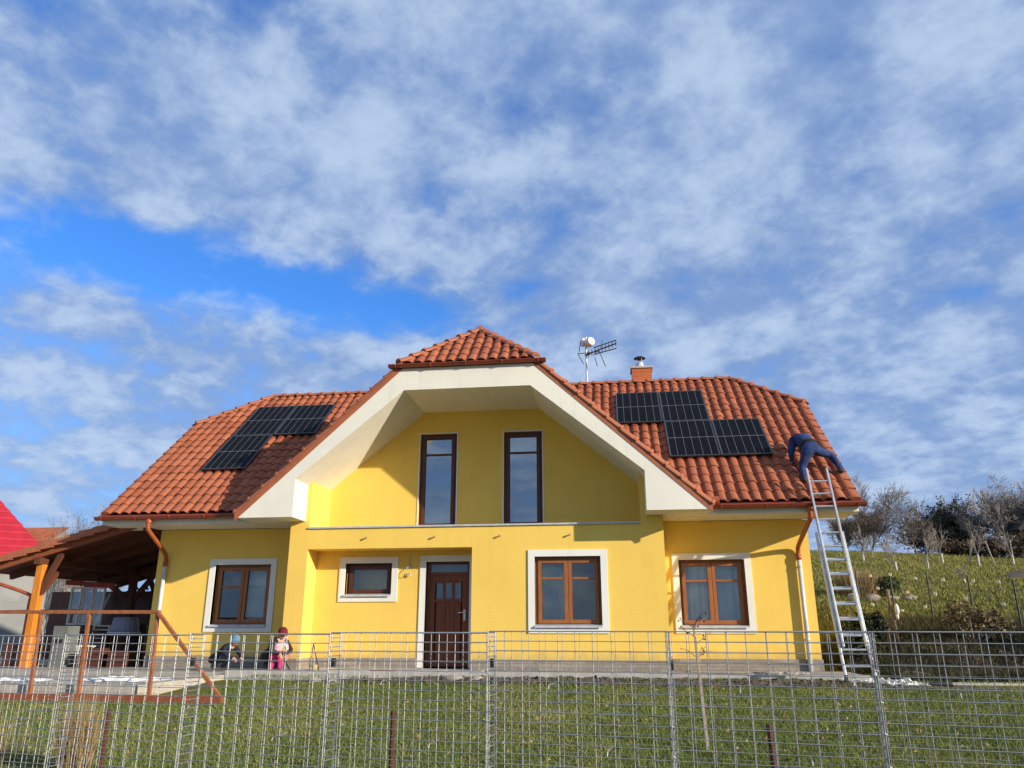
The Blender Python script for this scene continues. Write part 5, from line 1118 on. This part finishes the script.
for z, st in ((1.05, 0.0), (0.66, 0.45), (0.28, 0.2)):
    for s_ in np.arange(0.3 + st, Ln - 0.05, 0.75):
        c = gp(s_ + r.gauss(0, .07), z + r.gauss(0, 0.04)); MB().obox(c - Vector((0.02, 0.02, 0)), (0.026, -0.02, r.gauss(0, .006)), (0.006, 0.006, 0), (0, 0, 0.032)).build('white_tag', M['tag'], nf)
# pale fence post pair with a white bag near the ladder foot
t = thing('wooden_tripod', (5.78, 18.3, hz(5.78, 18.3)), 'dark wooden stake tripod with white rag beyond the ladder', 'tripod')
mb = MB(); z = hz(5.78, 18.3)
for dx_, dy_ in ((-0.16, 0), (0.12, 0.1), (0.05, -0.15)): mb.tube([(5.78 + dx_, 18.3 + dy_, z - 0.1), (5.78 - dx_ * 0.2, 18.3, z + 1.15)], 0.02, 6)
mb.build('stakes', M['bark'], t)
mb = MB(); mb.ball((5.88, 18.2, z + 0.72), (0.05, 0.05, 0.13), 8, 6); mb.ball((5.87, 18.2, z + 0.58), (0.035, 0.04, 0.07), 8, 6); mb.build('rag', M['white_sheet'], t, smooth=True)
# tarp covered mound and dark shed at the right edge
t = thing('covered_mound', (17.4, 36, hz(17.4, 36)), 'long brown tarp covered mound on an orange brown board at the right edge', 'mound')
z = hz(17.4, 36); mb = MB()
mb.tube([(15.5, 36, z - 0.22), (16.0, 36, z - 0.2), (16.8, 36.1, z - 0.12), (18.0, 36.2, z - 0.05), (19.5, 36.2, z - 0.05)], [0.12, 0.3, 0.44, 0.55, 0.55], 14); mb.build('tarp', M['tarp'], t, smooth=True)
MB().box((16.2, 35.25, z - 0.6), (19.4, 35.33, z - 0.02)).build('board', M['redwood'], t)
zs_ = hz(30, 61); t = thing('shed', (30.6, 61, zs_), 'dark roofed wooden shed at the far right on the hilltop', 'shed'); z = zs_
MB().box((28.6, 59.5, z - 1), (32.4, 62.5, z + 1.9)).build('wall', M['grey_render'], t)
MB().prism([(27.9, z + 1.9), (30.5, z + 4.3), (33.1, z + 1.9), (32.9, z + 1.7), (30.5, z + 4.0), (28.1, z + 1.7)], 59.0, 63.0, 'y').build('roof', M['thatch'], t, recalc=True)
MB().prism([(28.7, z + 1.9), (30.5, z + 3.9), (32.3, z + 1.9)], 59.2, 62.8, 'y').build('gable', M['thatch'], t, recalc=True)
# white sheet at the ladder foot
def crumpled(name, x0, x1, y0, y1, z, m, label, cat, seed, amp=0.03, hump=0.05):
    r = random.Random(seed); nx_, ny_ = 26, 10; mb = MB()
    for side_ in (1, 0):
        for j in range(ny_ + 1):
            for i in range(nx_ + 1):
                u, v = i / nx_, j / ny_; e = min(1, 6 * min(u, 1 - u, v, 1 - v)); k = 0.72 + 0.28 * math.sin(u * 9 + seed) * math.sin(u * 23)
                mb.v.append((x0 + (x1 - x0) * u, y0 + (y1 - y0) * (0.5 + (v - 0.5) * k), z + side_ * (0.008 + e * (hump + r.gauss(0, amp)))))
    w = nx_ + 1; o_ = w * (ny_ + 1)
    mb.f = [(j * w + i, j * w + i + 1, (j + 1) * w + i + 1, (j + 1) * w + i) for j in range(ny_) for i in range(nx_)] + [(o_ + (j + 1) * w + i, o_ + (j + 1) * w + i + 1, o_ + j * w + i + 1, o_ + j * w + i) for j in range(ny_) for i in range(nx_)]
    mb.mi = [0] * len(mb.f); return tag(mb.build(name, m), label, cat)
crumpled('plastic_sheet', 3.45, 5.0, 14.25, 14.95, -0.93, M['white_sheet'], 'crumpled white plastic sheet under the ladder feet', 'plastic sheet', 3)
crumpled('gravel_heap', 2.2, 3.45, 15.26, 15.6, -0.83, M['rock'], 'low pale heap of gravel along the wall left of the ladder', 'gravel heap', 8, 0.012, 0.03)
crumpled('plastic_sheet', -9.2, -7.7, 12.6, 13.6, -0.874, M['white_sheet'], 'white plastic sheet on the terrace behind the steel frame', 'plastic sheet', 5, 0.015, 0.03)
crumpled('plastic_sheet', -10.8, -9.6, 12.5, 13.0, -0.874, M['white_sheet'], 'pale plastic sheet on the terrace left of the other one', 'plastic sheet', 6, 0.012, 0.02)
MB().tube([(5.0, 14.42, -0.90), (5.35, 14.42, -0.90)], 0.045, 10).build('drain_pipe', M['black']); tag(bpy.data.objects['drain_pipe'], 'short black drain pipe end lying right of the white sheet', 'pipe')
# clutter near the wall: small trowel stand, wooden board, clods
t = thing('wire_stand', (-5.95, 15.3, -0.81), 'small wire stand with a yellow tub by the projecting wall', 'stand')
mb = MB()
for dx_, dy_ in ((-0.10, 0.02), (0.12, -0.05), (0.04, 0.12)): mb.tube([(-5.95 + dx_, 15.3 + dy_, -0.81), (-6.0, 15.3, -0.32)], 0.008, 5)
mb.build('legs', M['black'], t); mb = MB(); mb.lathe((-5.92, 15.26, -0.80), [(0.04, 0), (0.055, 0.10), (0.058, 0.10), (0.05, 0.03)], 10); mb.build('tub', M['straw_tub'], t)
tag(MB().box((-4.75, 14.98, -0.814), (-4.25, 15.09, -0.775)).build('wooden_board', M['redwood'], bevel=0.004), 'short red brown board lying on the pavement before the porch', 'board')
for i, (x, y, s_) in enumerate(((-5.55, 14.35, 0.09), (-5.2, 14.3, 0.07), (-3.0, 14.42, 0.13), (-2.55, 14.38, 0.10))):
    rock(x, y, s_ * 1.6, s_, s_, ['earth coloured stone on the lawn edge left of the porch', 'smaller stone right beside it left of the porch', 'dark stone in the soil strip before the door', 'stone in the soil strip right of the door'][i], 20 + i)

# ------------------------------------------------------------------ carport on the left
cp = thing('carport', (-12.3, 18.5, -0.87), 'timber carport with tiled lean-to roof and orange post left of the house', 'carport')
xl, xr, zl, zr = -14.6, -10.42, 1.30, 2.44; y0, y1 = 16.15, 21.6
slc = (zr - zl) / (xr - xl); V = Vector((1, 0, slc)).normalized(); cz = lambda x: zl + (x - xl) * slc
croof = join_bm([tilefield((xl, y0, zl), (0, 1, 0), V, y1 - y0, math.hypot(xr - xl, zr - zl), [((0, y1, 0), (0, 1, 0))], 31, 6)], 'roof', M['tile'], cp)
mb = MB(); verge(mb, (xl, y0 - 0.02, zl + .0), (xr, y0 - 0.02, zr), 0.2, 0.10, (0, 1, 0)); mb.build('verge_tiles', M['ridge'], croof, recalc=True)
mb = MB(); mb.prism([(xl + .02, zl - 0.02), (xr, zr - 0.02), (xr, zr - 0.06), (xl + .02, zl - 0.06)], y0 + 0.08, y1, 'y'); mb.build('boarding', M['roofwood'], cp, recalc=True)
for y in (y0 + 0.16, y0 + 1.2, y0 + 2.3, y0 + 3.4, y0 + 4.5, y1 - 0.1): MB().bar((xl + 0.05, y, cz(xl) - 0.14), (xr, y, cz(xr) - 0.14), 0.09, 0.15).build('rafter', M['redwood' if y < y0 + .3 else 'roofwood'], cp)
for x in (-13.05, -10.5): MB().bar((x, y0 - 0.0 + 0.1, cz(x) - 0.29), (x, y1, cz(x) - 0.29), 0.14, 0.15).build('beam', M['roofwood'], cp)
for y in (16.45, 21.3):
    po_ = MB().bar((-13.05, y, cz(-13.05) - 0.365), (-13.05, y, -0.87), 0.17).build('post', M['orangewood'] if y < 17 else M['roofwood'], cp, bevel=0.012)
    MB().bar((-13.05, y + (0.6 if y < 17 else -0.6), 1.30), (-13.05, y, 0.62), 0.09, 0.11).build('brace', M['roofwood'], po_)
    MB().bar((-12.60, y, cz(-12.60) - 0.22), (-13.05, y, 0.62), 0.09, 0.11).build('brace', M['roofwood'], po_)
# middle back post with two braces forming a Y
po_ = MB().bar((-13.2, 20.2, 1.55), (-13.2, 20.2, -0.87), 0.17).build('post', M['roofwood'], cp, bevel=0.012)
for dx_ in (-0.95, 0.95): MB().bar((-13.2 + dx_, 20.2, 1.55 + dx_ * slc), (-13.2, 20.2, 0.62), 0.10, 0.12).build('brace', M['roofwood'], po_)
MB().bar((xl, 20.2, cz(xl) - 0.3), (xr, 20.2, cz(xr) - 0.3), 0.14, 0.16).build('beam', M['roofwood'], cp)
mb = MB(); K = 8; g_ = [(xl - 0.06 + 0.06 * math.cos(math.pi + math.pi * k / K), zl - 0.03 + 0.06 * math.sin(math.pi + math.pi * k / K)) for k in range(K + 1)]; mb.prism(g_, y0 - .05, y1, 'y'); mb.build('gutter', M['gutter'], cp, recalc=True)
mb = MB(); mb.tube(curve([(xl - .06, 16.5, zl - 0.08), (xl - .06, 16.5, zl - 0.2), (-13.35, 16.5, 0.72), (-13.25, 16.5, 0.5), (-13.25, 16.5, -0.8)], 5), 0.04, 8); mb.build('downpipe', M['neck'], cp, smooth=True)
MB().box((-16.0, 20.75, -0.87), (-12.7, 20.80, 0.95)).build('back_boards', M['darkwood'], cp)
# things stored under it; table and front crate in dark wood to hold the shade
wr = thing('glazed_window_rack', (-13.6, 19.3, -0.87), 'white framed old glazed windows standing under the carport with a red top bar', 'window rack')
for i, x in enumerate((-14.05, -13.74, -13.43)):
    mb = MB(); rect_frame(mb, x, x + 0.30, 0.05, 0.98, 0.04, 18.9 + .02 * i, 18.95 + .02 * i); w_ = mb.build('sash', M['white_paint'], wr); MB().box((x + .05, 18.92 + .02 * i, 0.1), (x + .26, 18.93 + .02 * i, 0.95)).build('pane', M['glass'], w_)
MB().bar((-14.2, 18.88, 1.10), (-12.85, 18.88, 1.00), 0.09, 0.12).build('top_bar', M['red_paint'], wr); MB().box((-14.3, 18.9, -0.87), (-12.85, 19.3, 0.03)).build('base', M['darkwood'], wr)
def simple_table(name, x, y, w, d, h, m, label, cat):
    t = thing(name, (x, y, -0.875), label, cat); MB().box((x - w / 2, y - d / 2, -0.875 + h - 0.04), (x + w / 2, y + d / 2, -0.875 + h)).build('top', m, t, bevel=0.006)
    for a_, b_2 in ((-1, -1), (1, -1), (1, 1), (-1, 1)): MB().bar((x + a_ * (w / 2 - .05), y + b_2 * (d / 2 - .05), -0.875), (x + a_ * (w / 2 - .05), y + b_2 * (d / 2 - .05), -0.875 + h - .04), 0.05).build('leg', m, t)
    return t
simple_table('table', -11.55, 18.0, 1.1, 0.7, 0.72, M['darkwood'], 'dark brown wooden table under the carport beside the house wall', 'table')
simple_table('workbench', -12.9, 18.3, 0.9, 0.6, 0.8, M['darkwood'], 'dark workbench in the middle of the carport', 'workbench')
t = thing('cabinet', (-12.9, 17.3, -0.875), 'small pale grey cabinet with a dark vent under the carport', 'cabinet'); MB().box((-13.0, 17.1, -0.875), (-12.62, 17.5, 0.02)).build('body', M['cabinet'], t, bevel=0.01); MB().box((-12.93, 17.08, -0.35), (-12.72, 17.098, -0.27)).build('vent', M['black'], t)
t = thing('washtub', (-11.75, 17.9, -0.15), 'blue grey plastic tub turned upside down on the carport table', 'tub'); mb = MB(); mb.lathe((-11.75, 17.9, -0.153), [(0.34, 0), (0.36, 0.02), (0.33, 0.06), (0.27, 0.36), (0.24, 0.38)], 18); mb.build('shell', M['bluegrey'], t, smooth=False); MB().lathe((-11.75, 17.9, -0.153), [(0.365, 0.0), (0.38, 0.012), (0.365, 0.03)], 18).build('rim', M['white_paint'], t)
def crate(x, y, w, d, h, m, label, z=-0.875):
    t = thing('wooden_crate', (x, y, z), label, 'crate', 'crates under the carport'); mb = MB(); ns = max(2, int(h / 0.11))
    for i in range(ns):
        za, zb = z + h * i / ns + 0.006, z + h * (i + 1) / ns - 0.006
        mb.box((x - w / 2, y - d / 2, za), (x + w / 2, y - d / 2 + 0.018, zb)); mb.box((x - w / 2, y + d / 2 - 0.018, za), (x + w / 2, y + d / 2, zb)); mb.box((x - w / 2, y - d / 2 + .018, za), (x - w / 2 + 0.018, y + d / 2 - .018, zb)); mb.box((x + w / 2 - 0.018, y - d / 2 + .018, za), (x + w / 2, y + d / 2 - .018, zb))
    mb.box((x - w / 2 + .02, y - d / 2 + .02, z), (x + w / 2 - .02, y + d / 2 - .02, z + 0.02)); mb.build('slats', m, t)
    mb = MB()
    for a_ in (-1, 1):
        for b_2 in (-1, 1): mb.bar((x + a_ * (w / 2 - .035), y + b_2 * (d / 2 - .035), z + .02), (x + a_ * (w / 2 - .035), y + b_2 * (d / 2 - .035), z + h), 0.03)
    mb.build('corner_posts', m, t)
crate(-11.95, 17.2, 0.55, 0.4, 0.42, M['darkwood'], 'dark brown slatted crate in front of the carport table'); crate(-11.2, 17.15, 0.5, 0.4, 0.36, M['darkwood'], 'dark slatted crate between the table and the house wall'); crate(-14.1, 17.6, 0.6, 0.45, 0.5, M['darkwood'], 'dark slatted crate behind the orange carport post')
t = thing('garden_chair', (-12.15, 18.7, -0.875), 'white metal garden chair behind the carport table', 'chair'); x, y, z = -12.45, 17.75, -0.875
mb = MB(); mb.box((x - .22, y - .2, z + .43), (x + .22, y + .22, z + .46)); mb.build('seat', M['white_paint'], t)
mb = MB()
for a_ in (-1, 1): mb.tube([(x + a_ * .2, y + .22, z + .46), (x + a_ * .2, y + .30, z + .92)], 0.015, 6)
for k in range(5): mb.tube([(x - .2, y + .23 + k * .017, z + .52 + k * .095), (x + .2, y + .23 + k * .017, z + .52 + k * .095)], 0.012, 5)
mb.build('backrest', M['white_paint'], t)
for a_ in (-1, 1):
    for b_2 in (-1, 1): MB().tube([(x + a_ * .2, y + b_2 * .19, z), (x + a_ * .19, y + b_2 * .18, z + .43)], 0.014, 6).build('leg', M['white_paint'], t)
for x, y, r_, h_, m_, l_ in ((-12.55, 19.6, 0.29, 0.9, 'black', 'black barrel at the back of the carport'), (-11.3, 19.4, 0.27, 0.8, 'green_metal', 'dark green barrel beside the house wall in the carport')):
    t = thing('barrel', (x, y, -0.875), l_, 'barrel', 'barrels in the carport'); MB().lathe((x, y, -0.875), [(r_ * .92, 0), (r_, .04), (r_, h_ * .33), (r_ * 1.04, h_ * .35), (r_, h_ * .37), (r_, h_ * .66), (r_ * 1.04, h_ * .68), (r_, h_ * .7), (r_, h_ - .04), (r_ * .94, h_)], 18).build('drum', M[m_], t); MB().lathe((x, y, -0.875 + h_), [(r_ * .97, 0), (r_ * .97, 0.03), (r_ * .6, 0.04)], 18).build('lid', M['black'], t)
for x, l_ in ((-12.3, 'long grey plank leaning in the carport, nearest the table'), (-12.05, 'shorter grey plank leaning beside the long one'), (-14.35, 'grey plank leaning behind the orange carport post')):
    tag(MB().bar((x, 20.0, -0.87), (x + 0.25, 20.6, 0.9 if x < -12.2 else 0.6), 0.14, 0.03).build('plank', M['rawwood']), l_, 'plank', 'planks in the carport')
t = thing('firewood_pile', (-10.95, 18.6, -0.875), 'low pile of split firewood against the house wall in the carport', 'firewood'); rw = random.Random(3)
for i in range(24):
    x = -11.15 + (i % 4) * 0.13; z = -0.80 + (i // 4) * 0.12; MB().lathe((x + rw.gauss(0, .01), 18.25, z), [(0.06, 0), (0.062, 0.35)], 7, (0, 1, 0)).build('log', M['bark_pale' if i % 3 else 'redwood'], t)
# dark green post and rail left of the orange post
t = thing('green_railing', (-13.9, 17.2, -0.87), 'dark green metal railing left of the orange carport post', 'railing'); MB().bar((-15.5, 17.2, 0.35), (-12.4, 17.2, 0.38), 0.035).build('rail', M['green_metal'], t)
for x in (-15.2, -13.75): MB().bar((x, 17.2, -0.87), (x, 17.2, 0.33), 0.05).build('post', M['green_metal'], t)
# ------------------------------------------------------------------ neighbours on the left
nb = thing('neighbour_house', (-30, 32, -0.9), 'grey rendered house with a steep bright red metal roof at the left edge', 'house')
NO = Vector((-22.9, 30.0, 0)); NBv = Vector((-0.625, 0.781, 0)); NAv = Vector((0.781, 0.625, 0))
np_ = lambda a, b, z: tuple(NO + NAv * a + NBv * b + Vector((0, 0, z)))
mb = MB(); mb.add([np_(-13.6, 0.4, -1.2), np_(-0.4, 0.4, -1.2), np_(-0.4, 8.6, -1.2), np_(-13.6, 8.6, -1.2), np_(-13.6, 0.4, 2.3), np_(-0.4, 0.4, 2.3), np_(-0.4, 8.6, 2.3), np_(-13.6, 8.6, 2.3)], [(3, 2, 1, 0), (4, 5, 6, 7), (0, 1, 5, 4), (1, 2, 6, 5), (2, 3, 7, 6), (3, 0, 4, 7)]); mb.build('wall', M['grey_render'], nb)
mb = MB(); rows = 16
for i in range(rows):          # lapped sheet courses, front plane and the other hips
    f0, f1 = i / rows, (i + 1) / rows; z0_, z1_ = 2.25 + 5.0 * f0 + 0.04, 2.25 + 5.0 * f1
    c0 = [(-14 + 4.5 * f0, 4.5 * f0), (-4.5 * f0, 4.5 * f0), (-4.5 * f0, 9 - 4.5 * f0), (-14 + 4.5 * f0, 9 - 4.5 * f0)]; c1 = [(-14 + 4.5 * f1, 4.5 * f1), (-4.5 * f1, 4.5 * f1), (-4.5 * f1, 9 - 4.5 * f1), (-14 + 4.5 * f1, 9 - 4.5 * f1)]
    vs = [np_(*c, z0_ - 0.04) for c in c0] + [np_(*c, z0_) for c in c0] + [np_(*c, z1_) for c in c1]
    mb.add(vs, [(k, (k + 1) % 4, 4 + (k + 1) % 4, 4 + k) for k in range(4)] + [(4 + k, 4 + (k + 1) % 4, 8 + (k + 1) % 4, 8 + k) for k in range(4)])
mb.add([np_(-14, 0, 2.24), np_(0, 0, 2.24), np_(0, 9, 2.24), np_(-14, 9, 2.24)], [(3, 2, 1, 0)])
mb.build('roof_sheet', M['red_metal'], nb)
n2_ = thing('neighbour_house', (-34, 46, -0.9), 'distant house with an orange tiled roof behind the red roofed house', 'house')
MB().box((-46, 46.5, -1), (-38.4, 54, 4.0)).build('wall', M['grey_render'], n2_)
V = Vector((0, 3.6, 2.3)); join_bm([tilefield((-46.5, 46, 4.3), (1, 0, 0), V, 8.6, V.length, [], 51, 4)], 'roof', M['tile'], n2_)
MB().prism([(46.0, 4.2), (49.6, 6.45), (53.5, 4.2)], -46.4, -38.1, 'x').build('roof_body', M['grey_render'], n2_, recalc=True)
bare_tree('bare_tree', -33.4, 47, 9.8, 0.8, 71, 'bare tree whose twigs show above the carport roof', levels=4, tw=0.012)
bare_tree('bare_tree', -29.8, 43, 8.8, 0.8, 73, 'bare tree behind the carport close to the house eave', levels=4, tw=0.012)
# greenery seen through the carport
leafy_shrub('garden_shrub', -16.5, 25.5, 1.4, 2.0, 'leafbrown', 3000, 0.08, 'brownish garden shrub seen through the back of the carport', 81)
leafy_shrub('garden_shrub', -14.0, 25.0, 1.2, 1.7, 'leafgreen', 2600, 0.08, 'green garden shrub seen between the carport braces', 83)
